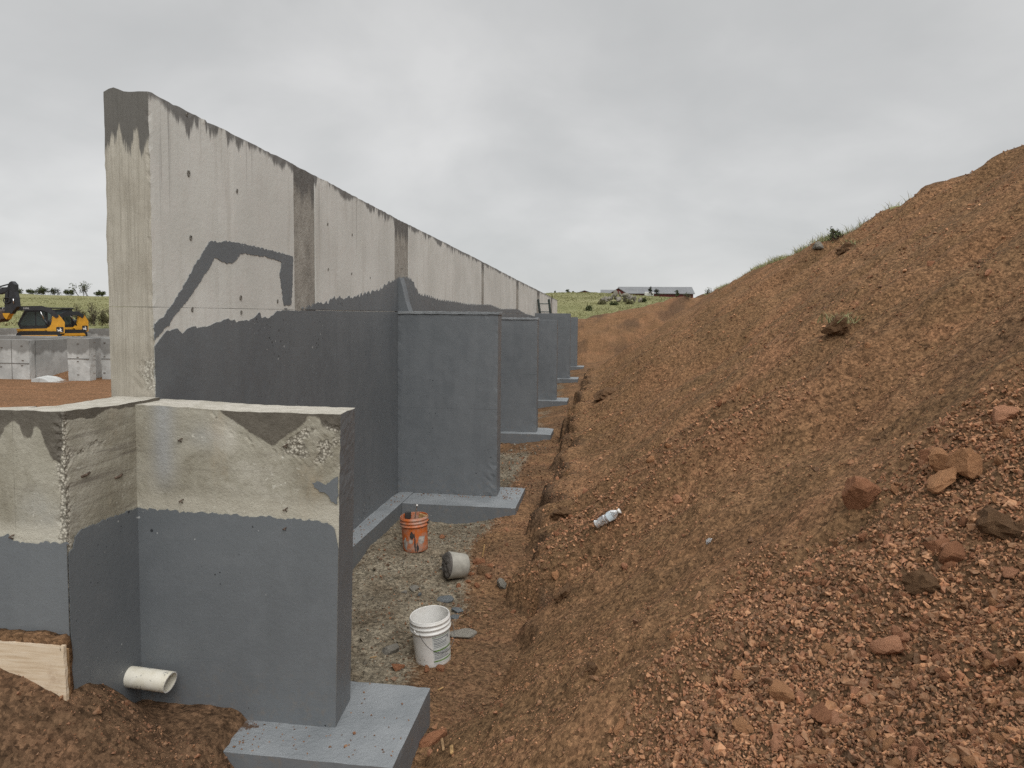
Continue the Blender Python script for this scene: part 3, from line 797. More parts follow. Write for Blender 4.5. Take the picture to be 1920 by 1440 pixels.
def sheet(name, poly, to3, nrm, th, mat, parent, jag=0.004, seg=0.012, freq=40.0):
    """thin coat with an outline given in 2-D, its edge made uneven"""
    pts = []
    n = len(poly)
    for i in range(n):
        a, b = np.array(poly[i][:2], float), np.array(poly[(i + 1) % n][:2], float)
        j = poly[i][2] if len(poly[i]) > 2 else 1.0
        L = np.linalg.norm(b - a); k = max(1, int(L / seg))
        d = (b - a) / max(L, 1e-9); nn = np.array([-d[1], d[0]])
        for q in range(k):
            p = a + (b - a) * q / k
            w = jag * j * float(fbm(p[0] * freq, p[1] * freq, 1.3, 3)) * 1.6
            pts.append(p + (nn * w if q else 0))
    P3 = [Vector(to3(*p)) for p in pts]
    tri = tessellate_polygon([[Vector((p[0], p[1], 0)) for p in pts]])
    N = Vector(nrm); m = len(P3)
    V = [p + N * th for p in P3] + P3
    Fc = [tuple(t) for t in tri] + [(i, (i + 1) % m, m + (i + 1) % m, m + i) for i in range(m)]
    me = bpy.data.meshes.new(name); me.from_pydata([tuple(v) for v in V], [], Fc)
    bm = bmesh.new(); bm.from_mesh(me); bmesh.ops.recalc_face_normals(bm, faces=bm.faces)
    for f in bm.faces:
        if abs(f.normal.dot(N)) > 0.9 and f.normal.dot(N) < 0: f.normal_flip()
    bm.to_mesh(me); bm.free()
    return link(name, me, mat, parent)
zq = lambda l: [onx(260 + a * 0.2708, 430 + b * 0.2708, XW)[1:] for a, b in l]
stroke = zq([(107, 655), (180, 590), (260, 470), (330, 360), (400, 230), (460, 130), (490, 85), (530, 80), (550, 92), (590, 80), (700, 95), (830, 125), (950, 155), (1066, 188), (1066, 260), (1062, 400), (1055, 522), (1005, 527), (985, 400), (975, 300), (990, 230), (960, 215), (880, 190), (780, 175), (710, 165), (690, 190), (650, 230), (610, 240), (560, 215), (525, 195), (480, 280), (400, 400), (350, 470), (260, 580), (200, 670), (120, 750), (107, 768)])
sheet('paint_stroke', stroke, lambda a, b: (XW, a, b), (1, 0, 0), 0.004, M_COAT, WALL, jag=0.007)['label'] = 'thick grey brush stroke outlining an unpainted area'
# tie holes in the bare concrete
def blob_disc(name, c, r, nrm_axis, parent, mat, seed):
    V, Q = [], []
    n = 10
    for rr, h in ((1.0, 0.0), (0.85, 0.006), (0.35, 0.002)):
        for k in range(n):
            a = 2 * math.pi * k / n
            w = r * rr * (1 + 0.3 * float(pn(math.cos(a) * 1.5, math.sin(a) * 1.5, seed)))
            u, v = w * math.cos(a), w * 1.35 * math.sin(a)
            V.append((c[0] + h, c[1] + u, c[2] + v) if nrm_axis == 'x' else (c[0] + u, c[1] - h, c[2] + v))
    for ring in (0, 1):
        for k in range(n):
            Q.append((ring * n + k, ring * n + (k + 1) % n, (ring + 1) * n + (k + 1) % n, (ring + 1) * n + k))
    Q.append(tuple(range(2 * n, 3 * n)))
    me = bpy.data.meshes.new(name); me.from_pydata(V, [], Q)
    bm = bmesh.new(); bm.from_mesh(me); bmesh.ops.recalc_face_normals(bm, faces=bm.faces); bm.to_mesh(me); bm.free()
    return link(name, me, mat, parent)
for i, (a, b, r) in enumerate(((353, 325, 0.022), (444, 358, 0.016), (357, 446, 0.018), (451, 558, 0.02), (360, 580, 0.016), (452, 586, 0.016), (520, 565, 0.016), (350, 215, 0.012), (614, 420, 0.014), (615, 505, 0.014), (660, 440, 0.013), (659, 513, 0.012), (694, 521, 0.012), (754, 503, 0.012))):
    p = onx(a, b, XW)
    blob_disc('tie_hole', p + np.array([0.0005, 0, 0]), r * 0.75, 'x', WALL, M_DARKPATCH, i * 3.1)
# ledge strip of the wall footing
def footing(x0, x1, y0, y1, z1, parent, cell=0.06, dirt=None, name='footing'):
    b = (x0, x1, y0, y1, -0.12, z1)
    V, Q, nm = grid_box(*b, (cell, cell, cell))
    P = chip(V, b, 0.0015, 9.0)
    P -= (P - V) * 0 ; P += (chip(V, b, 0.012, 3.5) - V) * (np.clip(fbm(V[:, 0] * 5, V[:, 1] * 5, 7.0, 3) - 0.15, 0, 1) * 2.0)[:, None]
    top = np.abs(V[:, 2] - z1) < 1e-6
    P[:, 2] += np.where(top, 0.004 * fbm(V[:, 0] * 5, V[:, 1] * 5, 2, 3), 0)
    d = dirt(V) if dirt else np.zeros(len(V))
    return from_np(name, P, Q, [M_COAT_LIT, M_COAT], parent, attrs=dict(dirt=d), midx=np.where(nm == 5, 0, 1))
footing(XW + 0.004, -2.49, 4.20, 36.2, 0.268, WALL, 0.12)

# buttresses
BX = -1.385
btr = [(8.90, 2.595), (13.95, 2.50), (19.4, 2.455), (26.2, 2.655), (32.4, 2.50)]
def wedge_cap(b): pass
for i, (by, bz) in enumerate(btr):
    th = 0.29
    b = (XW + 0.0045, BX, by, by + th, 0.262, bz)
    c = 0.05 if i == 0 else 0.12
    V, Q, nm = grid_box(*b, (c, 0.05, c))
    P = chip(V, b, 0.004, 9.0)
    P[:, 0] = np.where(V[:, 0] < b[0] + 1e-6, V[:, 0], P[:, 0])
    # honeycombed foot of the outer edge
    hcx = np.exp(-((V[:, 0] - BX) / 0.12) ** 2) * np.exp(-((V[:, 2] - 0.45) / 0.3) ** 2) * (V[:, 1] < by + 1e-6)
    P[:, 1] += hcx * 0.022 * np.abs(fbm(V[:, 0] * 25, 2.0, V[:, 2] * 25, 3))
    P[:, 1] += (V[:, 1] < by + 1e-6) * 0.002 * fbm(V[:, 0] * 3, by, V[:, 2] * 3, 3)
    B = from_np('buttress', P, Q, M_COAT, WALL)
    zs = {0: 1.39, 1: 1.42, 2: 1.36, 3: 1.5, 4: 1.5}[i]
    MB().box(b[0] + 0.003, BX - 0.012, by - 0.0012, by + 0.003, zs - 0.003, zs + 0.003).build('form_seam', M_COAT, B, world=True)
    if i < 2:
        V, Q, nm = grid_box(XW + 0.006, BX + 0.012, by - 0.012, by + th + 0.01, bz + 0.002, bz + 0.034, (0.04, 0.05, 0.02))
        P = V + 0.006 * np.stack([fbm(V[:, 0] * 8, V[:, 1] * 8, 1 + i, 3), fbm(V[:, 0] * 8, V[:, 1] * 8, 2 + i, 3), fbm(V[:, 0] * 8, V[:, 1] * 8, 3 + i, 3)], 1)
        from_np('cap', P, Q, M_COAT_LIT, B, attrs=dict(dirt=np.zeros(len(V))))
    f0, f1 = {0: (onz(968, 952, 0.27)[1], 9.20 + 0.20), 1: (13.72, 14.55), 2: (19.15, 20.0), 3: (25.9, 26.8), 4: (32.1, 33.0)}[i]
    footing(-2.488, -1.075, f0, f1, 0.262, B, 0.07 if i == 0 else 0.14)
    if i == 0:
        o = MB().prism([(XW + 0.003, bz + 0.03), (XW + 0.145, bz + 0.03), (XW + 0.10, bz + 0.16), (XW + 0.055, bz + 0.36), (XW + 0.02, bz + 0.47), (XW + 0.003, bz + 0.47)], 0.20, Matrix.Translation((0, by + 0.12, 0))).build('sloped_haunch', M_COAT, B, world=True)

# ------------------------------------------------------------------ low wing wall in front
LOW = empty('wing_wall', (-2.1, 3.85, 0.0), 'low mottled concrete wing wall with grey coated base and corner return', 'wall')
YF, XR, YL = 3.70, -2.668, 3.16
XE = -1.462
def pxz(l, y): return [tuple(ony(a, b, y)[[0, 2]]) for a, b in l]
def low_block(name, b, cell, face, fn, mats, midf, ch=0.0005):
    V, Q, nm = grid_box(*b, cell)
    P = chip(V, b, ch, 10.0)
    at = dict(stain=np.zeros(len(V)), rough_spot=np.zeros(len(V)), pale=np.zeros(len(V)), blue=np.zeros(len(V)), grain=np.zeros(len(V)))
    P = fn(V, P, at, b)
    return from_np(name, P, Q, mats, LOW, attrs=at, midx=midf(nm))
def f_front(V, P, at, b):
    x, z = V[:, 0], V[:, 2]
    fr = V[:, 1] < YF + 1e-6
    at['stain'] = pmask(x, z, pxz([(385, 752), (420, 778), (470, 812), (508, 836), (535, 815), (560, 800), (572, 778), (590, 782), (600, 800), (640, 808), (645, 750)], YF), 0.03)
    r = pmask(x, z, pxz([(395, 776), (440, 800), (505, 842), (520, 842), (560, 805), (600, 790), (640, 800), (640, 880), (560, 868), (530, 850), (500, 852), (430, 808)], YF), 0.04)
    at['rough_spot'] = r * np.clip(0.75 + fbm(x * 9, z * 9, 3, 3), 0, 1)
    at['pale'] = sst(1.60, 1.50, z) * 0.7
    at['blue'] = np.exp(-((x + 2.50) / 0.07) ** 2) * sst(1.5, 1.75, z) + 0.5 * np.exp(-((x + 2.25) / 0.1) ** 2 - ((z - 1.9) / 0.07) ** 2)
    k = at['rough_spot'] * fr
    P[:, 1] += k * 0.018 * np.abs(fbm(x * 28, 1.0, z * 28, 3)) - fr * 0.003 * fbm(x * 4, 2.0, z * 4, 3)
    e = (V[:, 0] > XE - 1e-6)
    P[:, 0] += e * (0.004 * (fbm(1.0, V[:, 1] * 18, z * 18, 3)) * sst(1.35, 1.6, z) - 0.003)
    P[:, 0] += ((z - 1.1) * 0.022 - (V[:, 1] - YF) * 0.08) * sst(-2.3, XE, x)
    P[:, 2] += np.where(np.abs(z - b[5]) < 1e-6, 0.004 * fbm(x * 11, V[:, 1] * 8, 2, 3) + 0.02 * sst(-1.9, -2.6, x), 0)
    return P
low_block('wall_stem', (-2.6975, XE, YF, 3.99, 0.2, 2.045), (0.018, 0.03, 0.018), 2, f_front, [M_LOW, M_COAT, M_TOP], lambda nm: np.where(nm == 1, 1, np.where(nm == 5, 2, 0)))
_be = [onz(0, 764, 2.10), onz(104, 760, 2.10), onz(160, 755, 2.10), onz(208, 748, 2.10)]
_lst = pxz([(-60, 760), (125, 760), (122, 800), (112, 868), (98, 862), (84, 835), (76, 800), (64, 800), (58, 822), (44, 820), (36, 795), (24, 788), (8, 800), (-10, 850), (-60, 840)], YL)
_lpl = pxz([(-200, 985), (140, 985), (140, 1030), (-200, 1030)], YL)
def f_ret(V, P, at, b):
    x, y, z = V[:, 0], V[:, 1], V[:, 2]
    fr = y < YL + 1e-6
    s = (x > XR - 1e-6)
    at['grain'] += np.where(fr & ~s, 0, 1)
    st = sst(2.03, 2.075, z + 0.03 * fbm(y * 5, 1, z, 3)) * 0.9
    at['stain'] = np.where(fr & ~s, pmask(x, z, _lst, 0.025), st)
    at['pale'] = np.where(fr & ~s, pmask(x, z, _lpl, 0.03), 0.0)
    at['rough_spot'] = np.exp(-((y - YL) / 0.035) ** 2 - ((x - XR) / 0.05) ** 2) * 1.0 + 0.6 * np.exp(-((z - 1.88 - (y - 3.3) * 0.2) / 0.03) ** 2) * sst(3.6, 3.4, y) * s
    k = np.clip(at['rough_spot'], 0, 1)
    P[:, 0] += s * (-0.014 * k * np.abs(fbm(1, y * 24, z * 24, 3)) + 0.003 * fbm(1, y * 2, z * 14, 3))
    P[:, 1] += fr * k * 0.018 * np.abs(fbm(x * 26, 1, z * 26, 3)) * sst(1.45, 1.55, z)
    P[:, 2] += np.where(z > b[5] - 1e-6, 0.004 * fbm(x * 11, y * 11, 3, 3) + 0.017 * sst(3.6, YL, y), 0)
    return P
low_block('return_stem', (-2.95, XR, YL, WY0 - 0.002, -0.1, 2.083), (0.02, 0.02, 0.02), 1, f_ret, [M_LOW, M_TOP], lambda nm: np.where(nm == 5, 1, 0))
def f_left(V, P, at, b):
    x, y, z = V[:, 0], V[:, 1], V[:, 2]
    t = (y - YL) / (3.40 - YL)
    yb = np.interp(x, [-5.6, _be[0][0], _be[1][0], _be[2][0], -2.95], [3.22, _be[0][1], _be[1][1], _be[2][1], 3.40])
    yb = np.clip(yb, YL + 0.06, 3.40)
    P[:, 1] += t * (yb - 3.40) * sst(1.2, 1.9, z)
    at['stain'] = pmask(x, z, _lst, 0.025)
    at['pale'] = pmask(x, z, _lpl, 0.03)
    return P
low_block('wall_stem', (-4.6, -2.9505, YL, 3.40, -0.1, 2.10), (0.02, 0.04, 0.02), 0, f_left, [M_LOW, M_TOP], lambda nm: np.where(nm == 5, 1, 0))
# coats on the three faces
pf = [ony(a, b, YF) for a, b in ((255, 951), (300, 955), (360, 960), (430, 964), (500, 969), (560, 973), (600, 977), (622, 985), (628, 992))]
poly = [(XR + 0.006, 0.20, 0), (XE - 0.0225, 0.20, 0), (XE + 0.0015, 1.30, 0)] + [(p[0], p[2]) for p in pf[::-1]] + [(XR + 0.006, pf[0][2], 0)]
sheet('coating', poly, lambda a, b: (a, YF - 0.003, b), (0, -1, 0), 0.004, M_COAT, LOW, jag=0.009)
sp = pxz([(586, 905), (600, 903), (612, 909), (625, 898), (634, 893), (633, 945), (622, 940), (612, 925), (600, 922)], YF)
sheet('coating', sp, lambda a, b: (a, YF - 0.003, b), (0, -1, 0), 0.004, M_COAT, LOW, jag=0.006)
pr = [onx(a, b, XR) for a, b in ((253, 953), (230, 962), (200, 972), (170, 985), (150, 993), (142, 1003), (137, 1018))]
poly = [(YF - 0.003, 0.05, 0), (YF - 0.003, pr[0][2])] + [(p[1], p[2]) for p in pr] + [(YL + 0.004, pr[-1][2] - 0.05, 0), (YL + 0.004, 0.05, 0)]
sheet('coating', poly, lambda a, b: (XR + 0.003, a, b), (1, 0, 0), 0.004, M_COAT, LOW, jag=0.008)
pl = [ony(a, b, YL) for a, b in ((-150, 1000), (0, 1006), (16, 1000), (26, 1014), (60, 1018), (100, 1016), (131, 1020))]
poly = [(-4.55, 0.05, 0), (-4.55, pl[0][2])] + [(p[0], p[2]) for p in pl] + [(XR + 0.004, pl[-1][2], 0), (XR + 0.004, 0.05, 0)]
sheet('coating', poly, lambda a, b: (a, YL - 0.003, b), (0, -1, 0), 0.004, M_COAT, LOW, jag=0.010)
footing(XR - 0.02, -1.06, 3.395, 4.195, 0.27, LOW, 0.04, dirt=lambda V: np.clip(sst(-1.86, -2.2, V[:, 0] + 0.15 * fbm(V[:, 0] * 6, V[:, 1] * 6, 2, 3)) * 0.8 + 0.35 * sst(-1.5, -1.9, V[:, 0]) * sst(3.5, 3.68, V[:, 1]) , 0, 1))
# broken form ties
def tie(px, py, y, s=0.7, k=0):
    c = ony(px, py, y)
    a = random.uniform(-0.5, 0.3)
    m = MB()
    m.tube([(c[0] - 0.02 * s, c[1], c[2] - 0.004), (c[0] - 0.004 * s, c[1] - 0.014, c[2] + 0.006 * a), (c[0] + 0.014 * s, c[1] - 0.012, c[2] + 0.008), (c[0] + 0.02 * s, c[1], c[2] + 0.010)], 0.0045 * s, 6)
    m.tube([(c[0] + 0.012 * s, c[1], c[2] - 0.012), (c[0] + 0.008 * s, c[1] - 0.018, c[2] + 0.002)], 0.004 * s, 6)
    return m.build('form_tie', M_RUST, LOW, world=True)
for q in ((338, 825), (340, 939), (535, 836), (535, 955), (534, 991), (22, 1006)):
    tie(q[0], q[1], YF if q[0] > 200 else YL)
for q in ((160, 890), (222, 893)):
    c = onx(q[0], q[1], XR)
    MB().tube([(c[0], c[1] - 0.03, c[2] - 0.004), (c[0] + 0.008, c[1], c[2]), (c[0], c[1] + 0.03, c[2] + 0.006)], 0.006, 6).build('form_tie', M_RUST, LOW, world=True)

# ------------------------------------------------------------------ foundation walls behind on the left
def fwall(name, x0, x1, y0, y1, z0, z1, label, seams_x=(), seam_z=None, ties=()):
    root = empty(name, ((x0 + x1) / 2, y0, z0), label, 'wall', 'foundation walls behind the fill')
    b = (x0, x1, y0, y1, z0, z1)
    V, Q, nm = grid_box(*b, (0.25, 0.12, 0.2))
    P = chip(V, b, 0.02, 2.0)
    from_np('wall_body', P, Q, M_FOUND, root, attrs=dict(htop=z1 - V[:, 2]))
    for s in seams_x:
        MB().box(s - 0.008, s + 0.008, y0 - 0.008, y0 + 0.01, z0 + 0.01, z1 - 0.02).build('form_seam', M_STRIP, root, world=True)
    if seam_z:
        MB().box(x0 + 0.02, x1 - 0.02, y0 - 0.010, y0 + 0.01, seam_z - 0.012, seam_z + 0.012).build('form_seam', M_STRIP, root, world=True)
    for (tx, tz) in ties:
        MB().box(tx - 0.035, tx + 0.035, y0 - 0.02, y0 + 0.01, tz - 0.008, tz + 0.008).build('form_tie', M_RUST, root, world=True)
    return root
def zx(zx_, zy_, y): return ony(zx_ / 4.8, 480 + zy_ / 4.8, y)
a0, a1 = zx(0, 745, 22), zx(258, 755, 22)
fwall('foundation_wall', a0[0] - 6, a1[0], 22, 22.3, 0.0, a1[2], 'two panel foundation wall block nearest the frame edge, behind brown fill', [zx(105, 900, 22)[0]], zx(100, 965, 22)[2],
      [tuple(zx(p, q, 22)[[0, 2]]) for p, q in ((15, 822), (195, 808), (10, 995), (200, 985), (12, 1132), (200, 1115), (205, 940))])
V, Q, nm = grid_box(a1[0] - 0.3, a1[0], 22.31, 24.5, 0.0, a1[2] - 0.02, (0.1, 0.2, 0.2)); from_np('return_wall', V, Q, M_FOUND, bpy.data.objects['foundation_wall'], attrs=dict(htop=V[:, 2].max() - V[:, 2]))
b0, b1 = zx(240, 727, 24.6), zx(640, 727, 24.6)
fwall('foundation_wall', b0[0], b1[0], 24.6, 24.9, 0.2, b0[2], 'whitish recessed foundation wall between two nearer grey blocks', [], zx(300, 905, 24.6)[2], [])
c0, c1 = zx(560, 748, 21.6), zx(912, 740, 22.4)
fwall('foundation_wall', c0[0], c1[0], 21.8, 22.1, 0.0, c1[2], 'grey stained foundation wall block with rough pitted corner', [], zx(700, 925, 21.8)[2],
      [tuple(zx(p, q, 21.8)[[0, 2]]) for p, q in ((700, 790), (850, 780), (700, 910), (850, 900), (702, 948), (850, 935), (705, 1068), (850, 1055))])
V, Q, nm = grid_box(c0[0], c0[0] + 0.3, 22.11, 24.58, 0.0, c1[2] - 0.02, (0.1, 0.2, 0.2)); from_np('return_wall', V, Q, M_FOUND, bpy.data.objects['foundation_wall.002'], attrs=dict(htop=V[:, 2].max() - V[:, 2]))
d0, d1 = zx(925, 737, 22.5), zx(1130, 737, 22.5)
fwall('foundation_wall', c1[0] + 0.005, d1[0], 22.35, 22.65, 0.0, d0[2], 'set back foundation wall end meeting the tall wall edge', [], zx(950, 925, 22.4)[2],
      [tuple(zx(p, q, 22.4)[[0, 2]]) for p, q in ((950, 780), (950, 905), (950, 1050))])
e0, e1 = zx(-300, 645, 48), zx(230, 645, 48)
fwall('foundation_wall', e0[0], e1[0], 48, 48.3, 0.3, e0[2], 'far low concrete wall behind the excavator bucket', [], None)
g0, g1 = zx(600, 650, 48), zx(1120, 648, 48)
fwall('foundation_wall', g0[0], g1[0], 48.1, 48.4, 0.3, g0[2], 'far low concrete wall below the bare shrubs', [], None)
h0, h1 = zx(-200, 712, 26.5), zx(1120, 720, 26.5)
fwall('foundation_wall', h0[0], h1[0], 26.4, 26.7, 0.2, h0[2], 'long foundation wall with pale top edge in front of the yellow loaders', [], None)
s0, s1 = zx(272, 1150, 21.2), zx(540, 1150, 21.2)
V, Q, nm = grid_box(s0[0], s1[0], 21.2, 21.9, 0.0, 0.34, (0.12, 0.12, 0.1))
P = V + 0.05 * np.stack([fbm(V[:, 0] * 2, V[:, 1] * 2, 1 + V[:, 2], 3), fbm(V[:, 0] * 2, V[:, 1] * 2, 5 + V[:, 2], 3), fbm(V[:, 0] * 2, V[:, 1] * 2, 9, 3)], 1)
P[:, 2] -= np.where(V[:, 2] > 0.3, 0.35 * sst(s0[0] + 0.4, s1[0], V[:, 0]), 0)
props(from_np('concrete_block', P, Q, M_FOUND, attrs=dict(htop=np.ones(len(V)))), 'broken whitish concrete lump half buried between foundation walls', 'rubble')
# ------------------------------------------------------------------ stones
def hull_proto(k, n=8):
    r = np.random.default_rng(100 + k)
    bm = bmesh.new()
    for _ in range(n):
        v = r.normal(size=3); v /= np.linalg.norm(v)
        bm.verts.new(tuple(v * np.array([1.0, r.uniform(0.7, 0.95), r.uniform(0.5, 0.8)]) * r.uniform(0.85, 1.1)))
    res = bmesh.ops.convex_hull(bm, input=bm.verts)
    bmesh.ops.delete(bm, geom=[v for v in bm.verts if not v.link_faces], context='VERTS')
    bmesh.ops.triangulate(bm, faces=bm.faces)
    bmesh.ops.recalc_face_normals(bm, faces=bm.faces)
    bm.verts.index_update()
    V = np.array([v.co[:] for v in bm.verts]); T = np.array([[v.index for v in f.verts] for f in bm.faces])
    bm.free()
    return V, T
PROTO = [hull_proto(k) for k in range(14)]
def rand_rot(n, r):
    q = r.normal(size=(n, 4)); q /= np.linalg.norm(q, axis=1)[:, None]
    w, x, y, z = q.T
    return np.stack([np.stack([1 - 2 * (y * y + z * z), 2 * (x * y - z * w), 2 * (x * z + y * w)], -1),
                     np.stack([2 * (x * y + z * w), 1 - 2 * (x * x + z * z), 2 * (y * z - x * w)], -1),
                     np.stack([2 * (x * z - y * w), 2 * (y * z + x * w), 1 - 2 * (x * x + y * y)], -1)], 1)
def scatter_mesh(P, S, col, r):
    n = len(P)
    R_ = rand_rot(n, r)
    pid = r.integers(0, len(PROTO), n)
    Vs, Ts, Cs, off = [], [], [], 0
    for k, (V, T) in enumerate(PROTO):
        I = np.where(pid == k)[0]
        if not len(I): continue
        W = np.einsum('nij,vj->nvi', R_[I], V) * S[I][:, None, None] + P[I][:, None, :]
        Vs.append(W.reshape(-1, 3)); Cs.append(np.repeat(col[I], len(V), 0))
        Ts.append((T[None] + (np.arange(len(I)) * len(V))[:, None, None] + off).reshape(-1, 3))
        off += len(I) * len(V)
    return np.concatenate(Vs), np.concatenate(Ts), np.concatenate(Cs)
RED_PAL = np.array([(0.290, 0.140, 0.068), (0.390, 0.190, 0.095), (0.320, 0.140, 0.070), (0.190, 0.094, 0.046), (0.42, 0.215, 0.112), (0.25, 0.110, 0.056)])
GRY_PAL = np.array([(0.20, 0.178, 0.138), (0.275, 0.25, 0.20), (0.36, 0.335, 0.275), (0.13, 0.112, 0.086), (0.25, 0.155, 0.10)])
def gravel(n):
    r = np.random.default_rng(55)
    rad = np.exp(r.uniform(np.log(1.35), np.log(19), n))
    ang = r.uniform(-0.62, 0.85, n) - YAW
    x, y = rad * np.sin(ang), rad * np.cos(ang)
    z, u, zt, bk = height(x, y)
    d = np.sqrt(x * x + y * y + (z - CAMZ) ** 2)
    c = coarse(x, y) * (u > 0)
    inside = (x < -1.075) & (y > 3.39)                       # keep clear of footings
    bays = (x > -2.48) & (((y > 4.21) & (y < 8.55)) | ((y > 9.42) & (y < 13.7)))
    heap = (y < 3.39) & (y > 2.0) & (x > -4.2)
    ok = ((u > -0.35) | ~inside | bays) & (x > -4.2) & ((x > -2.48) | heap) & ~((zt - bk < 0.05) & (y > 14) & (u > 0))
    # bare sandy lanes between stony ones
    lane = sst(-0.25, 0.35, fbm(x * 0.5 + 3, y * 1.3, 41.0, 3))
    ok &= r.uniform(size=n) < np.clip(0.16 + 0.42 * lane + c + 0.18 * (u < 0), 0, 1)
    x, y, z, u, d, c, inside = [a[ok] for a in (x, y, z, u, d, c, inside)]
    n = len(x)
    s = 0.00112 * d * (1 + r.pareto(3.2, n) * 0.7)
    s = s * (1 + 1.1 * c * r.uniform(0.1, 1.0, n)) + c * r.pareto(4.0, n) * 0.008
    s = np.where((u < 0) & (r.uniform(size=n) < 0.08), s * 1.7, s)
    s = np.clip(s, 0.0035, 0.034)
    P = np.stack([x, y, z + s * r.uniform(0.0, 0.4, n)], 1)
    grey = (u < 0) & (y > 4.2) & (r.uniform(size=n) < sst(0.25, -0.3, x + 1.42 - 0.30 * pn(y * 0.9, 2.2)) * 0.85)
    col = np.where(grey[:, None], GRY_PAL[r.integers(0, len(GRY_PAL), n)], RED_PAL[r.integers(0, len(RED_PAL), n)])
    dk = sst(0.42, 0.62, fbm(x * 0.55, y * 1.3, 11.0, 4)) * 0.3
    col = col * (r.uniform(0.45, 1.2, n) * (1 - dk) * (1 - 0.35 * (u < 0)))[:, None] * (1 + 0.10 * c)[:, None]
    # the stony lower slope: packed small rubble
    n2 = 100000
    rad = np.exp(r.uniform(np.log(1.35), np.log(7.5), n2)); ang = r.uniform(0.0, 0.85, n2) - YAW
    x2, y2 = rad * np.sin(ang), rad * np.cos(ang)
    c2 = coarse(x2, y2) * sst(-0.1, 0.4, height(x2, y2)[1])
    k2 = r.uniform(size=n2) < c2
    x2, y2 = x2[k2], y2[k2]; n2 = len(x2)
    z2 = height(x2, y2)[0]
    d2 = np.sqrt(x2 * x2 + y2 * y2 + (z2 - CAMZ) ** 2)
    s2 = np.clip(0.0024 * d2 * (1 + r.pareto(3.0, n2) * 0.6), 0.004, 0.022)
    col2 = RED_PAL[r.integers(0, len(RED_PAL), n2)] * r.uniform(0.55, 1.2, n2)[:, None]
    P = np.concatenate([P, np.stack([x2, y2, z2 + s2 * r.uniform(0.1, 0.6, n2)], 1)]); s = np.concatenate([s, s2]); col = np.concatenate([col, col2])
    # crumbs that rolled onto the footings
    fx, fs, fc = [], [], []
    for (xa, xb, ya, yb, n3, zf) in ((-1.95, -1.08, 3.42, 3.68, 60, 0.272), (-1.45, -1.08, 3.70, 4.18, 12, 0.272), (-1.37, -1.09, 8.76, 9.38, 40, 0.264), (-2.45, -1.4, 8.76, 8.89, 25, 0.264), (-2.68, -2.50, 4.3, 8.7, 60, 0.270)):
        q = np.stack([r.uniform(xa, xb, n3), r.uniform(ya, yb, n3), np.full(n3, zf)], 1)
        if zf == 0.272: q[:, 0] = xa + (xb - xa) * r.uniform(0, 1, n3) ** 2.2
        fx.append(q); fs.append(np.clip(0.0013 * np.linalg.norm(q - _O, axis=1) * (1 + r.pareto(3, n3) * 0.6), 0.003, 0.014)); fc.append(RED_PAL[r.integers(0, len(RED_PAL), n3)] * 0.5)
    P = np.concatenate([P] + fx); s = np.concatenate([s] + fs); col = np.concatenate([col] + fc)
    V, T, Cc = scatter_mesh(P, s, col, r)
    o = from_np('gravel', V, T, M_STONE, attrs=dict(tint=Cc))
    return props(o, 'loose reddish grit and small stones over trench and bank', 'gravel', kind='stuff')
gravel(190000)

def rock_mesh(seed, n_planes=12, sub=3, noise=0.10):
    r = np.random.default_rng(seed)
    bm = bmesh.new(); bmesh.ops.create_icosphere(bm, subdivisions=sub, radius=1.0)
    N = r.normal(size=(n_planes, 3)); N /= np.linalg.norm(N, axis=1)[:, None]
    D = r.uniform(0.62, 1.0, n_planes)
    V = np.array([v.co[:] for v in bm.verts])
    dt = V @ N.T
    rad = np.min(np.where(dt > 0.08, D / np.maximum(dt, 0.08), 9), axis=1)
    rad = np.clip(rad, 0.3, 1.35)
    rad = rad * (1 + noise * fbm(V[:, 0] * 2.2 + seed, V[:, 1] * 2.2, V[:, 2] * 2.2, 4))
    V = V * rad[:, None]
    for v, p in zip(bm.verts, V): v.co = p
    me = bpy.data.meshes.new('rock'); bm.to_mesh(me); bm.free()
    return me
STONE_ME = []
for k in range(12):
    me = rock_mesh(300 + k, 11, 2, 0.06)
    me.materials.append([M_RED, M_TAN, M_TAN, M_PINK][k % 4])
    STONE_ME.append(me)
def stones():
    """larger loose stones one can pick out on the bank"""
    r = np.random.default_rng(9)
    cnt = 0
    while cnt < 230:
        rad = math.exp(r.uniform(math.log(1.9), math.log(9.0))); ang = r.uniform(-0.2, 0.66) - YAW
        x, y = rad * math.sin(ang), rad * math.cos(ang)
        z, u, zt, bk = height(x, y)
        if u < -0.3: continue
        c = float(coarse(np.array([x]), np.array([y]))[0])
        if r.uniform() > 0.06 + c: continue
        d = math.sqrt(x * x + y * y + (float(z) - CAMZ) ** 2)
        s = (0.008 + 0.0033 * d) * r.uniform(0.7, 1.4) * (1.0 if u > 0 else 0.8)
        o = bpy.data.objects.new('stone', STONE_ME[int(r.integers(0, 12))])
        C.objects.link(o)
        o.location = (x, y, float(z) + s * 0.12)
        o.rotation_euler = tuple(r.uniform(0, 6.28, 3))
        o.scale = (s * r.uniform(0.9, 1.4), s * r.uniform(0.8, 1.1), s * r.uniform(0.55, 0.9))
        props(o, 'small angular reddish stone among many lying loose on the dirt bank', 'stone', 'loose stones strewn over the bank')
        cnt += 1
stones()
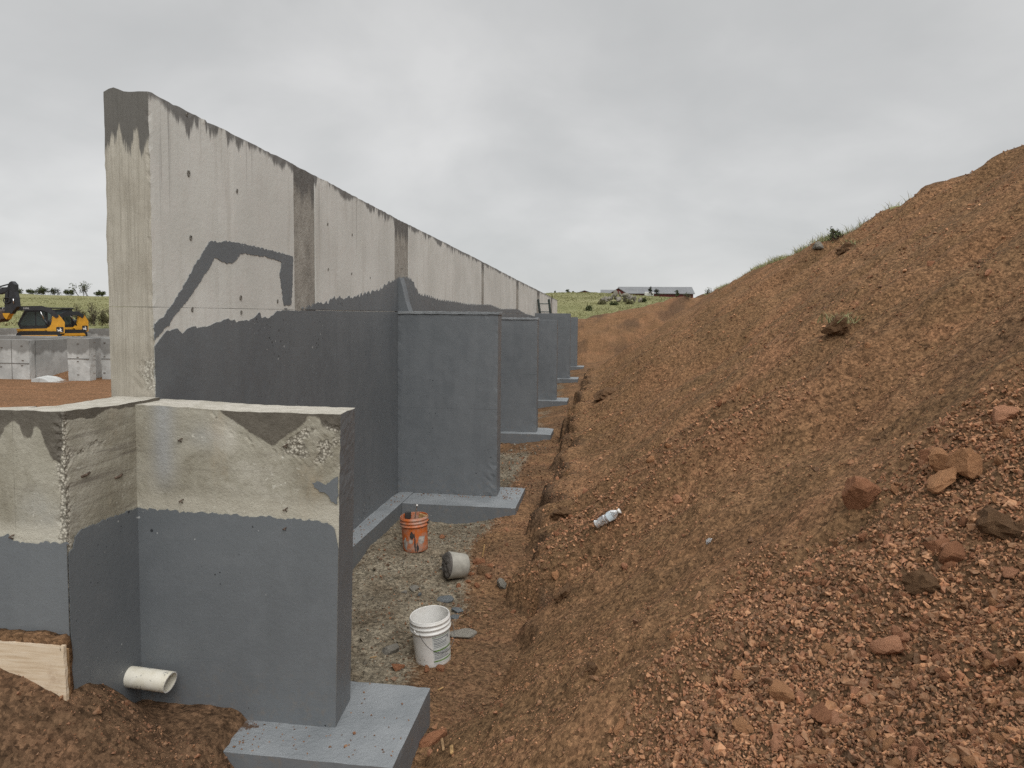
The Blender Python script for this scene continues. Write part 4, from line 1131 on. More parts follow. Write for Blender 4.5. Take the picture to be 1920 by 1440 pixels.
# rocks and clods that stand out in the photograph
def rock(px, py, wpx, mat, label, cat='rock', name='rock', sx=1.0, sy=0.8, sz=0.7, seed=0, rz=0.0, sink=0.25, noise=0.12, planes=13, tilt=True, depth=None):
    p = hit(px, py)
    d = float(np.linalg.norm(p - _O))
    s = wpx * d / F / 2
    me = rock_mesh(500 + seed, planes, 3, noise)
    me.materials.append(mat)
    o = bpy.data.objects.new(name, me); C.objects.link(o)
    n = gnormal(p[0], p[1], 0.12) if tilt else Vector((0, 0, 1))
    o.location = Vector(p) + n * s * sz * (0.75 - sink * 1.8)
    o.rotation_euler = (n.to_track_quat('Z', 'Y').to_matrix() @ Matrix.Rotation(rz, 3, 'Z')).to_euler()
    o.scale = (s * sx, s * sy, s * sz)
    return props(o, label, cat)
rock(1620, 937, 62, M_RED, 'large blocky red rock standing alone on the smooth sandy slope', seed=1, sz=0.95, sy=0.9, sink=0.12, rz=0.4, noise=0.08)
rock(1771, 876, 42, M_TAN, 'squarish tan rock, left of the pair embedded high on bank', seed=2, sz=0.9, sink=0.18, noise=0.06)
rock(1818, 878, 54, M_TAN, 'round cracked tan rock beside the squarish embedded one', seed=3, sz=0.9, sink=0.22, noise=0.1)
rock(1770, 905, 58, M_TAN, 'flat tan slab of rock below the embedded pair', seed=4, sz=0.45, sink=0.2)
rock(1745, 856, 36, M_RED, 'reddish wedge of rock above the embedded pair', seed=5, sz=0.7, rz=0.5)
rock(1882, 783, 40, M_PINK, 'pale pink rock near the right frame edge, higher on slope', seed=6, sz=0.7)
rock(1760, 1024, 34, M_RED, 'sharp dark red rock chip, upper of two touching ones', seed=7, sz=0.6, rz=0.4, noise=0.03, planes=8)
rock(1786, 1041, 34, M_RED, 'sharp dark red rock chip, lower of two touching ones', seed=8, sz=0.7, rz=1.4, noise=0.03, planes=8)
rock(1895, 1077, 22, M_PINK, 'smooth oval pink stone near the right frame edge', seed=9, sz=0.6, sy=1.1, noise=0.03, planes=22)
rock(1670, 1216, 46, M_PINK, 'pink wedge shaped rock on the coarse gravel', seed=10, sz=0.65, rz=0.3, noise=0.04, planes=9)
rock(1385, 1268, 24, M_TAN, 'pale yellowish stone at the lower edge of coarse gravel', seed=11, sz=0.9)
rock(1465, 1300, 46, M_TAN, 'grainy tan rock in the lower coarse gravel', seed=12, sz=0.6)
rock(1543, 1342, 36, M_RED, 'broken red stone, upper of a small cluster near the bottom', seed=13, sz=0.6, noise=0.04)
rock(1568, 1352, 34, M_PINK, 'pinkish split stone beside the broken red one', seed=14, sz=0.5, noise=0.04)
rock(1393, 1362, 36, M_TAN, 'flat brown stone half sunk in the fine slope', seed=15, sz=0.4)
rock(1270, 937, 24, M_PINK, 'pale pink flat stone right of the plastic bottle', seed=16, sz=0.45)
rock(1735, 1100, 60, M_CLOD, 'dark mossy soil clod in the middle of coarse gravel', cat='clod', name='soil_clod', seed=20, sz=0.55, sy=0.6, noise=0.3)
rock(1868, 985, 64, M_CLOD, 'dark ragged soil clod, left of two under right edge', cat='clod', name='soil_clod', seed=21, sz=0.5, sy=0.7, noise=0.35)
rock(1905, 1005, 40, M_CLOD, 'dark ragged soil clod touching the right frame edge', cat='clod', name='soil_clod', seed=22, sz=0.55, noise=0.35)
rock(1572, 618, 44, M_CLOD, 'dark soil clod with grass growing from it', cat='clod', name='soil_clod', seed=23, sz=0.7, noise=0.25)
rock(1590, 470, 36, M_CLOD, 'dark clod with dry grass just below the crest', cat='clod', name='soil_clod', seed=26, sz=0.6, noise=0.3)
rock(1135, 742, 40, M_CLOD, 'dark overhanging clod beside the far trench edge', cat='clod', name='soil_clod', seed=28, sz=0.6, noise=0.3)
rock(1112, 1255, 26, M_CLOD, 'small grey black clod at the foot of the bank', cat='clod', name='soil_clod', seed=29, sz=0.8, noise=0.2)
rock(1060, 1115, 44, M_CLOD, 'dark crumbly clod on the trench lip below the bottle', cat='clod', name='soil_clod', seed=30, sz=0.45, noise=0.35)
rock(1058, 965, 40, M_CLOD, 'dark torn earth lump overhanging the trench edge', cat='clod', name='soil_clod', seed=31, sz=0.7, noise=0.4)
rock(808, 1392, 50, M_RED, 'long brownish rock near the bottom frame edge in trench', seed=32, sz=0.55, sy=0.6, rz=-0.3, noise=0.08)
rock(731, 1222, 26, M_GREYROCK, 'pale grey block shaped stone left of white bucket', seed=33, sz=0.8, noise=0.03, planes=8)
rock(943, 1101, 20, M_GREYROCK, 'speckled pale grey stone right of concrete lump', seed=34, sz=1.1, noise=0.08)
rock(907, 1072, 34, M_CLOD, 'dark flat crusty lump touching red rubble by concrete lump', seed=35, sz=0.4, rz=-0.5, noise=0.2)
rock(869, 1190, 48, M_GREYROCK, 'big dusty flat slab lying right of white bucket', seed=36, sz=0.22, sy=0.95, noise=0.04)
rock(776, 1106, 20, M_GREYROCK, 'grey stone, largest of the small group behind white bucket', seed=37, sz=0.7)
rock(759, 1112, 12, M_GREYROCK, 'small light grey chip left of the stone group', seed=38, sz=0.7)
rock(787, 1116, 10, M_SLATE, 'tiny bluish grey pebble in the stone group', seed=39, sz=0.9, planes=20)
rock(838, 1123, 28, M_SLATE, 'blue grey flat slab behind the bucket rim', seed=40, sz=0.3, rz=0.1, noise=0.03, planes=7)
rock(857, 1146, 20, M_SLATE, 'blue grey slab piece touching bucket, upper one', seed=41, sz=0.3, noise=0.03, planes=7)
rock(855, 1157, 18, M_SLATE, 'blue grey slab piece touching bucket, lower one', seed=42, sz=0.3, noise=0.03, planes=7)
rock(800, 1257, 12, M_RED, 'small red rock against front of white bucket', seed=43, sz=0.9)
rock(826, 1256, 16, M_RED, 'wider red rock against front of white bucket', seed=44, sz=0.8)
rock(746, 1253, 18, M_RED, 'brown red rock left of the bucket base', seed=45, sz=0.8)
rock(829, 1008, 12, M_RED, 'lone orange red stone on grey gravel near orange bucket', seed=46, sz=0.7)
for i, (a, b, w) in enumerate(((868, 1063, 12), (884, 1078, 10), (893, 1056, 13), (878, 1092, 9), (905, 1052, 9), (916, 1083, 10), (860, 1100, 9), (895, 1100, 10), (872, 1048, 8), (921, 1063, 9))):
    o = rock(a, b, w * 1.2, M_RED, 'small dark red rubble stone heaped beside the concrete lump', name='rubble_stone', cat='stone', seed=60 + i, sz=0.8)
    o['group'] = 'red rubble beside the concrete lump'

# ------------------------------------------------------------------ buckets
def plastic(name, col, dirt, rough=0.4, amt=0.3, sc=9, hi=0.75):
    t = NT(name).use_object()
    n = t.noise(sc, 6, 0.7)
    col = t.mix(t.math('MULTIPLY', t.step(n, hi - 0.3, hi), amt), col, dirt)
    sp = t.vor(70, out='Distance'); pc = t.n.new('ShaderNodeSeparateColor'); t.l.new(t.vor(70, out='Color'), pc.inputs[0])
    fl = t.math('LESS_THAN', sp, t.math('MULTIPLY', t.step(pc.outputs[0], 0.86, 1.0), 0.35))
    low = t.step(t.xyz()[2], 0.2, 0.02)
    col = t.mix(t.math('MULTIPLY', fl, low), col, (0.05, 0.05, 0.05))
    return t.out(col, rough)
M_WHITEP = plastic('white pail plastic', (0.70, 0.69, 0.66), (0.42, 0.38, 0.31), 0.38, 0.35)
M_ORANGEP = plastic('orange pail plastic', (0.50, 0.115, 0.018), (0.36, 0.28, 0.23), 0.5, 0.9, 7, 0.68)
M_WIRE = plain('bail wire', (0.10, 0.10, 0.10), 0.5, 0.8)
M_GREEN = plain('label green', (0.115, 0.20, 0.05), 0.5)
M_LABEL = plain('label paper', (0.50, 0.52, 0.50), 0.5, 0, 0.12, 30)
M_INK = plain('label print', (0.20, 0.21, 0.22), 0.6)
M_SOOT = plain('dried dark tar', (0.035, 0.032, 0.03), 0.8, 0, 0.5, 20)
M_CEM = plain('dried cement splash', (0.33, 0.30, 0.27), 0.9, 0, 0.4, 25)
def pail(name, loc, rot, mat, mat_in, label):
    root = empty(name, loc, label, 'bucket')
    root.rotation_euler = rot
    prof = [(0.0, 0.0), (0.126, 0.0), (0.131, 0.006), (0.1335, 0.05), (0.1395, 0.255), (0.1405, 0.268), (0.1525, 0.272), (0.1535, 0.284), (0.1445, 0.288), (0.1450, 0.305), (0.1525, 0.309), (0.1530, 0.318), (0.1450, 0.322), (0.1455, 0.338), (0.1520, 0.342), (0.1525, 0.352), (0.1470, 0.356), (0.1480, 0.366), (0.1460, 0.3695), (0.1425, 0.367)]
    MB().lathe(prof, 48).build('shell', mat, root)
    MB().lathe([(0.1425, 0.367), (0.1400, 0.30), (0.1340, 0.06), (0.128, 0.012), (0.0, 0.012)], 48).build('lining', mat_in, root)
    return root
pb = onz(813, 1236, 0.0)
WP = pail('white_bucket', (pb[0], pb[1], hz_(pb[0], pb[1]) - 0.012), (math.radians(2.0), math.radians(-5.0), 0.35), M_WHITEP, M_WHITEP, 'empty white plastic bucket with green striped label in the trench')
def curved(r, a0, a1, z0, z1, tilt=0.0):
    return MB().lathe([(r + 0.0009 + (z0 - 0.05) / 0.205 * 0.006, z0), (r + 0.0009 + (z1 - 0.05) / 0.205 * 0.006, z1)], 16, a0=a0, a1=a1)
LA0, LA1 = -1.56 - 0.05, -0.35
LB = curved(0.1337, LA0, LA1, 0.045, 0.262).build('label_sheet', M_LABEL, WP)
curved(0.1343, LA0, LA1, 0.060, 0.070).build('green_stripe', M_GREEN, LB)
curved(0.1343, LA0, LA1, 0.140, 0.151).build('green_stripe', M_GREEN, LB)
curved(0.1343, LA0, LA1, 0.249, 0.252).build('green_stripe', M_GREEN, LB)
for k in range(13):
    z = 0.082 + 0.0125 * k
    if 0.135 < z < 0.158: continue
    e = LA1 - (0.42 if 3 < k < 11 else 0.3 + 0.2 * ((k * 7) % 3))
    curved(0.1343, LA0 + 0.06, e, z, z + (0.005 if k % 3 else 0.0075)).build('print_line', M_INK, LB)
curved(0.1343, LA1 - 0.34, LA1 - 0.24, 0.215, 0.24).build('print_mark', M_INK, LB)
def bail(root, a, mat, drop):
    """wire handle hanging at the side"""
    pts = []
    for k in range(13):
        t = math.pi * k / 12
        u = math.cos(t) * 0.155
        pts.append((u * math.cos(a) - math.sin(a) * 0.158 * (0.35 + 0.65 * math.sin(t)), u * math.sin(a) + math.cos(a) * 0.158 * (0.35 + 0.65 * math.sin(t)), 0.295 - drop * math.sin(t)))
    MB().tube(pts, 0.0022, 6).build('handle', mat, root)
    for s in (1, -1):
        MB().tube([(0.148 * s * math.cos(a), 0.148 * s * math.sin(a), 0.295), (0.160 * s * math.cos(a), 0.160 * s * math.sin(a), 0.295)], 0.012, 10).build('handle_boss', M_WHITEP if mat is M_WIRE else mat, root)
bail(WP, math.radians(-125) - 0.35, M_WIRE, 0.17)
po = onz(779, 1036, 0.03)
OP = pail('orange_bucket', (po[0], po[1], hz_(po[0], po[1]) - 0.008), (math.radians(1.0), math.radians(-2.5), -0.4), M_ORANGEP, M_ORANGEP, 'battered orange bucket smeared with cement, holding sticks and scraps')
bail(OP, math.radians(20), M_SOOT, 0.20)
def splat(name, a, z, ra, rz_, mat, seed):
    """uneven smear stuck to the side of the pail"""
    n = 22
    m = MB(); ring = []
    def pt(aa, zz): rr = 0.1337 + (zz - 0.05) / 0.205 * 0.006 + 0.0012; return m.bm.verts.new((rr * math.cos(aa), rr * math.sin(aa), zz))
    for k in range(n):
        t_ = 2 * math.pi * k / n; w = 1 + 0.55 * float(fbm(math.cos(t_) * 1.6 + seed, math.sin(t_) * 1.6, 2, 3))
        ring.append((a + ra * w * math.cos(t_), z + rz_ * w * math.sin(t_)))
    o_ = [pt(*q) for q in ring]; i_ = [pt(a + (q[0] - a) * 0.5, z + (q[1] - z) * 0.5) for q in ring]; c_ = pt(a, z)
    for k in range(n):
        m.bm.faces.new((o_[k], o_[(k + 1) % n], i_[(k + 1) % n], i_[k])); m.bm.faces.new((i_[k], i_[(k + 1) % n], c_))
    m.build(name, mat, OP)
for a_, z_, ra_, rz2, mt_, sd_ in ((-1.12, 0.185, 0.16, 0.034, M_SOOT, 1), (-1.2, 0.125, 0.17, 0.022, M_CEM, 2), (-0.72, 0.055, 0.10, 0.045, M_SOOT, 3), (-0.35, 0.13, 0.25, 0.05, M_CEM, 4), (-1.75, 0.09, 0.2, 0.07, M_CEM, 5), (-0.9, 0.1, 0.06, 0.09, M_SOOT, 6)):
    splat('cement_splash' if mt_ is M_CEM else 'tar_smear', a_, z_, ra_, rz2, mt_, sd_)
M_STICK = plain('weathered wood', (0.30, 0.185, 0.09), 0.8, 0, 0.4, 30, 0.003)
M_PINEW = plain('split pine', (0.36, 0.22, 0.09), 0.8, 0, 0.35, 40, 0.003)
def placed(name, label, cat, mb, mat, M, group=None):
    o = mb.build(name, mat); o.matrix_world = M
    return props(o, label, cat, group)
T_ = Matrix.Translation
oz = OP.location
placed('wood_scrap', 'yellowish wood slat leaning inside the orange bucket', 'wood scrap', MB().box(-0.045, 0.045, -0.008, 0.008, 0, 0.33, bev=0.002), M_PINEW, T_(oz + Vector((0.02, 0.03, 0.07))) @ Matrix.Rotation(0.22, 4, 'Y') @ Matrix.Rotation(0.12, 4, 'X'))
placed('wood_scrap', 'narrow split wood slat beside the wider one in orange bucket', 'wood scrap', MB().box(-0.012, 0.012, -0.008, 0.008, 0, 0.33, bev=0.002), M_STICK, T_(oz + Vector((0.0, -0.02, 0.07))) @ Matrix.Rotation(0.32, 4, 'Y'))
hr = empty('brush_handle', tuple(oz + Vector((-0.02, 0.0, 0.06))), 'thin rusty rod with white tip standing in the orange bucket', 'rod')
MB().tube([(-0.03, 0, 0), (0.03, 0.02, 0.41)], 0.006, 8).build('shaft', M_RUST, hr)
MB().lathe([(0, -0.012), (0.010, -0.008), (0.012, 0), (0.010, 0.008), (0, 0.012)], 10, T_((0.031, 0.02, 0.415))).build('white_tip', M_WHITEP, hr)
br = empty('paint_brush', tuple(oz + Vector((-0.07, 0.03, 0.08))), 'tar blackened brush sticking up at the back of the orange bucket', 'brush')
MB().tube([(0.02, 0, 0), (-0.02, 0.01, 0.24)], 0.011, 8).build('handle', M_SOOT, br)
MB().box(-0.055, 0.01, -0.01, 0.02, 0.24, 0.315, bev=0.006).build('bristles', M_SOOT, br)

# hardened concrete lump, cast in a bucket
M_CAST = plain('smooth cast concrete', (0.30, 0.285, 0.245), 0.7, 0, 0.18, 14, 0.002)
M_CASTR = rock_mat('crumbled concrete', (0.10, 0.09, 0.08), (0.16, 0.145, 0.13), (0.03, 0.027, 0.024))
pc_ = onz(862, 1082, 0.03)
CL = empty('concrete_lump', (pc_[0], pc_[1], hz_(pc_[0], pc_[1])), 'hardened bucket shaped concrete lump lying on its side in trench', 'concrete lump')
rp = rock_mesh(777, 40, 4, 0.18)
def frustum(prof, n=40):
    m = MB(); m.lathe(prof, n); return m
ax = Vector((-0.80, -0.52, 0.16)).normalized()
ML = T_((0.055, 0.03, 0.112)) @ ax.to_track_quat('Z', 'Y').to_matrix().to_4x4()
frustum([(0.0, 0.0), (0.10, 0.0), (0.109, 0.006), (0.113, 0.02), (0.131, 0.185), (0.128, 0.192)]).build('cast_side', M_CAST, CL, M=ML)
m = frustum([(0.129, 0.188), (0.118, 0.205), (0.10, 0.215), (0.08, 0.22), (0.055, 0.225), (0.03, 0.222), (0.0, 0.225)], 36)
for v in m.bm.verts:
    if v.co.xy.length < 0.126: v.co.z += 0.02 * float(fbm(v.co.x * 30, v.co.y * 30, 3, 3))
m.build('broken_end', M_CASTR, CL, M=ML)

# ------------------------------------------------------------------ bottle on the bank
t = NT('crinkled clear plastic').use_object()
M_PET = t.out((0.88, 0.90, 0.91), 0.18, t.bump(t.noise(70, 4, 0.6), 0.8, 0.006), Transmission_Weight=0.7, IOR=1.3)
M_BLABEL = plain('bottle label', (0.58, 0.66, 0.70), 0.5, 0, 0.15, 90)
pA, pB = hit(1121, 988), hit(1166, 961)
dv = Vector(pB - pA); Lb = dv.length
nb = gnormal(pA[0], pA[1], 0.1)
BT = empty('plastic_bottle', tuple(Vector(pA) + nb * 0.030), 'crushed clear plastic water bottle lying on the dirt bank', 'bottle')
BT.rotation_euler = dv.to_track_quat('Z', 'Y').to_euler()
k = Lb / 0.205
def crush(m, amt=0.010):
    for v in m.bm.verts:
        v.co.x += amt * float(fbm(v.co.x * 18, v.co.y * 18, v.co.z * 22, 3)); v.co.y += amt * float(fbm(v.co.x * 18 + 9, v.co.y * 18, v.co.z * 22, 3))
    return m
prof = [(0.0, 0.004), (0.020, 0.0), (0.030, 0.006)]
for q in range(9):
    prof += [(0.031, 0.012 + q * 0.009), (0.0285, 0.0165 + q * 0.009)]
prof += [(0.0265, 0.095), (0.031, 0.103), (0.0325, 0.108), (0.0325, 0.148), (0.031, 0.153), (0.028, 0.165), (0.020, 0.18), (0.0135, 0.187), (0.0125, 0.192)]
crush(MB().lathe([(a * k, b * k) for a, b in prof], 28)).build('bottle_body', M_PET, BT)
crush(MB().lathe([(0.0332 * k, 0.110 * k), (0.0332 * k, 0.147 * k)], 28)).build('label_sleeve', M_BLABEL, BT)
crush(MB().lathe([(0.0, 0.207 * k), (0.0145 * k, 0.207 * k), (0.0155 * k, 0.204 * k), (0.0155 * k, 0.191 * k), (0.0125 * k, 0.190 * k)], 20)).build('cap', M_WHITEP, BT)
# crumpled clear scrap
ps = hit(1330, 1019)
me = rock_mesh(888, 9, 3, 0.5); me.materials.append(M_PET)
o = bpy.data.objects.new('plastic_scrap', me); C.objects.link(o); o.location = Vector(ps) + Vector((0, 0, 0.012)); o.scale = (0.030, 0.016, 0.018); o.rotation_euler = (0.2, 0.3, 0.4)
props(o, 'crumpled whitish clear plastic scrap on the sandy slope', 'litter')

# ------------------------------------------------------------------ drain pipe, form board, wood scraps
t = NT('spattered white pipe').use_object()
sp = t.step(t.noise(28, 6, 0.75), 0.60, 0.64)
sp = t.math('MULTIPLY', sp, t.step(t.noise(7, 3), 0.42, 0.55))
left = t.step(t.math('ADD', t.xyz()[0], t.math('MULTIPLY', t.math('SUBTRACT', t.noise(16, 4), 0.5), 0.09)), 0.055, 0.045)
cpi = t.mix(t.math('MAXIMUM', sp, left), t.mix(t.step(t.noise(12, 4), 0.3, 0.7), (0.60, 0.56, 0.45), (0.70, 0.67, 0.58)), (0.10, 0.11, 0.118))
M_PVC = t.out(cpi, 0.45)
pp = onx(243, 1271, XR)
PI_ = empty('drain_pipe', (XR - 0.05, pp[1], pp[2] + 0.01), 'short white plastic drain pipe sticking out of coated wing wall', 'pipe')
def pipe(r, n=36, L0=0.0, L1=0.31, cut=0.03):
    m = MB(); rings = []
    for q in range(9):
        tt = q / 8
        rings.append([m.bm.verts.new((L0 + (L1 - L0) * tt + cut * math.cos(2 * math.pi * i / n) * tt, r * math.sin(2 * math.pi * i / n), r * math.cos(2 * math.pi * i / n))) for i in range(n)])
    for a, b in zip(rings, rings[1:]):
        for i in range(n):
            f = m.bm.faces.new((a[i], a[(i + 1) % n], b[(i + 1) % n], b[i])); f.smooth = True
    return m
m = MB(); n = 36
L1 = ony(330, 1275, pp[1])[0] - (XR - 0.05) - 0.02
for r, flip in ((0.057, False), (0.0505, True)):
    pass
pipe(0.057, n, 0, L1, 0.012).build('pipe_shell', M_PVC, PI_)
m = pipe(0.0505, n, 0, L1, 0.012); m.build('pipe_bore', M_PVC, PI_)
m = MB()
ro = [m.bm.verts.new((L1 + 0.012 * math.cos(2 * math.pi * i / n), 0.057 * math.sin(2 * math.pi * i / n), 0.057 * math.cos(2 * math.pi * i / n))) for i in range(n)]
ri = [m.bm.verts.new((L1 + 0.012 * math.cos(2 * math.pi * i / n), 0.0505 * math.sin(2 * math.pi * i / n), 0.0505 * math.cos(2 * math.pi * i / n))) for i in range(n)]
for i in range(n): m.bm.faces.new((ro[i], ro[(i + 1) % n], ri[(i + 1) % n], ri[i]))
m.build('pipe_rim', M_WHITEP, PI_)
PI_.rotation_euler = (0, math.radians(0.5), math.radians(-4))

t = NT('plywood').use_object()
g = t.noise(3, 6, 0.65, v=t.map((1.2, 1, 18)), dist=0.3)
cw = t.ramp(g, ((0.3, (0.46, 0.34, 0.22)), (0.5, (0.60, 0.48, 0.345)), (0.7, (0.68, 0.585, 0.46))))
cw = t.mix(t.math('MULTIPLY', t.step(t.noise(4, 5, 0.7), 0.55, 0.75), 0.55), cw, (0.27, 0.16, 0.095))
M_PLY = t.out(cw, 0.8, t.bump(g, 0.4, 0.003))
YB = 3.085
bt = [ony(a, b, YB) for a, b in ((120, 1212), (128, 1330))]
xr_, zt_ = bt[0][0], bt[0][2]
PB = empty('form_board', (xr_ - 0.6, YB, 0.1), 'pale plywood form board standing against the wing wall', 'board')
V, Q, nm = grid_box(-0.8, 0.6, 0.0, 0.018, 0.0, zt_ - 0.1, (0.03, 0.02, 0.03))
P = V.copy(); P[:, 0] += np.where(V[:, 0] > 0.599, -0.010 * np.abs(fbm(V[:, 2] * 30, V[:, 1] * 60, 1, 3)) + (zt_ - 0.1 - V[:, 2]) * 0.02, 0)
from_np('plywood_sheet', P, Q, M_PLY, PB, world=False)
MB().box(0.53, 0.592, 0.0185, 0.045, 0.0, zt_ - 0.13, bev=0.003).build('edge_batten', M_STICK, PB)
# earth lying on top between board and wall
V, Q, nm = grid_box(xr_ - 1.4, xr_ - 0.004, YB + 0.020, YL - 0.006, 0.15, zt_ + 0.004, (0.02, 0.02, 0.05))
P = V.copy(); tp = np.abs(V[:, 2] - (zt_ + 0.004)) < 1e-6
ee = np.minimum(np.minimum(V[:, 1] - YB - 0.02, YL - V[:, 1]) * 0 + 1, (xr_ - V[:, 0]) / 0.05)
P[:, 2] += np.where(tp, 0.030 * sst(0, 1, ee) + 0.014 * fbm(V[:, 0] * 12, V[:, 1] * 12, 2, 4) - 0.02 * sst(0.6, 0, ee), 0)
P[:, 1] -= np.where(tp & (V[:, 1] < YB + 0.03), 0.02 + 0.01 * fbm(V[:, 0] * 20, 1, 1, 3), 0)
P[:, 0] += np.where(V[:, 0] > xr_ - 0.005, -0.03 * np.abs(fbm(V[:, 1] * 20, V[:, 2] * 8, 3, 3)), 0)
zs = np.zeros(len(V))
props(from_np('soil', P, Q, M_SOIL, smooth=True, attrs=dict(turf=zs, dark=zs + 0.35, red=zs, grey=zs)), 'brown earth lying on top between form board and wing wall', 'soil', kind='stuff')

def splinter(px, py, L, W, rz, label, mat=M_PINEW, up=0.0, z=0.01):
    p = hit(px, py)
    n = gnormal(p[0], p[1])
    m = MB(); m.box(-L / 2, L / 2, -W / 2, W / 2, -W / 4, W / 4, bev=W * 0.12)
    for v in m.bm.verts: v.co.y *= 1 - 0.5 * abs(v.co.x) / L; v.co.z += 0.15 * W * math.sin(v.co.x * 40)
    placed('wood_splinter', label, 'wood scrap', m, mat, T_(Vector(p) + n * (W * 0.35 + z + up * L / 2)) @ n.to_track_quat('Z', 'Y').to_matrix().to_4x4() @ Matrix.Rotation(rz, 4, 'Z') @ Matrix.Rotation(-up * 1.2, 4, 'Y'))
splinter(850, 1411, 0.10, 0.026, 0.3, 'broad orange brown wood splinter right of the long rock')
splinter(833, 1400, 0.14, 0.018, 0.25, 'long thin wood splinter just below the long rock', M_STICK)
splinter(826, 1295, 0.045, 0.012, 1.2, 'tiny pale wood chip in front of the white bucket')
splinter(700, 1235, 0.05, 0.010, 0.6, 'tiny yellow wood chip on grey gravel near low wall')
splinter(908, 1043, 0.13, 0.018, 1.5, 'upright split wood stake behind the concrete lump', M_PINEW, up=0.9, z=0.0)
splinter(870, 1155, 0.12, 0.008, 0.4, 'thin twig on the trench floor right of white bucket', M_STICK)
splinter(905, 1150, 0.14, 0.008, 0.7, 'thin reddish twig across the trench gravel', M_STICK)
# ------------------------------------------------------------------ ladder behind the fourth buttress
M_LADDER = plain('dark fibreglass ladder', (0.055, 0.07, 0.065), 0.6)
la, lb = ony(1009, 561, 26.62), ony(1029, 561, 26.62)
LD = empty('ladder', (la[0] + 0.45, 27.4, hz_(la[0] + 0.6, 27.4)), 'dark ladder leaning behind the fourth buttress, its top showing', 'ladder')
lt = [Vector(la) - LD.location, Vector(lb) - LD.location]
bt_ = [v + Vector((0.36, 0.75, -(v.z + LD.location.z) + LD.location.z)) for v in lt]
for v in bt_: v.z = 0.0
for a, b in zip(lt, bt_):
    d = (b - a)
    MB().box(-0.028, 0.028, -0.04, 0.04, 0, d.length).build('rail', M_LADDER, LD, M=T_(a) @ d.to_track_quat('Z', 'Y').to_matrix().to_4x4())
nr = 10
for k in range(nr):
    f = 0.055 + k * 0.097
    MB().tube([lt[0].lerp(bt_[0], f), lt[1].lerp(bt_[1], f)], 0.017, 8).build('rung', M_LADDER, LD)

# ------------------------------------------------------------------ machines on the far pad
M_YEL = plain('machine yellow', (0.60, 0.30, 0.025), 0.45, 0, 0.12, 5)
M_BLK = plain('machine black', (0.022, 0.024, 0.028), 0.5, 0, 0.25, 5)
M_RUB = plain('track rubber', (0.02, 0.02, 0.02), 0.85, 0, 0.3, 12)
t = NT('cab glass'); M_CABG = t.out((0.055, 0.075, 0.075), 0.12, Specular_IOR_Level=0.6)
M_CHROME = plain('chrome rod', (0.7, 0.7, 0.7), 0.25, 1.0, 0.05)
M_BUCKET = plain('worn brown bucket steel', (0.09, 0.062, 0.05), 0.7, 0.2, 0.5, 4)
M_WHT = plain('white lettering', (0.75, 0.75, 0.74), 0.5, 0, 0.05)
def text_mesh(body, size, ext=0.004):
    cu = bpy.data.curves.new('lettering', 'FONT'); cu.body = body; cu.size = size; cu.extrude = ext; cu.align_x = 'CENTER'; cu.align_y = 'CENTER'
    ob = bpy.data.objects.new('lettering', cu)
    me = bpy.data.meshes.new_from_object(ob)
    bpy.data.objects.remove(ob); bpy.data.curves.remove(cu)
    return me
def bar2(pts, w, depth, y):
    """band following a polyline in (x, z)"""
    up, dn = [], []
    for i, p in enumerate(pts):
        a, b = pts[max(i - 1, 0)], pts[min(i + 1, len(pts) - 1)]
        d = Vector((b[0] - a[0], b[1] - a[1])).normalized(); ww = w[i] if isinstance(w, (list, tuple)) else w
        up.append((p[0] - d.y * ww / 2, p[1] + d.x * ww / 2)); dn.append((p[0] + d.y * ww / 2, p[1] - d.x * ww / 2))
    return up + dn[::-1]
def stadium(x0, x1, z0, z1, n=7):
    r = (z1 - z0) / 2; c = (z0 + z1) / 2; o = []
    for k in range(n + 1): a = -math.pi / 2 + math.pi * k / n; o.append((x1 - r + r * math.cos(a), c + r * math.sin(a)))
    for k in range(n + 1): a = math.pi / 2 + math.pi * k / n; o.append((x0 + r + r * math.cos(a), c + r * math.sin(a)))
    return o
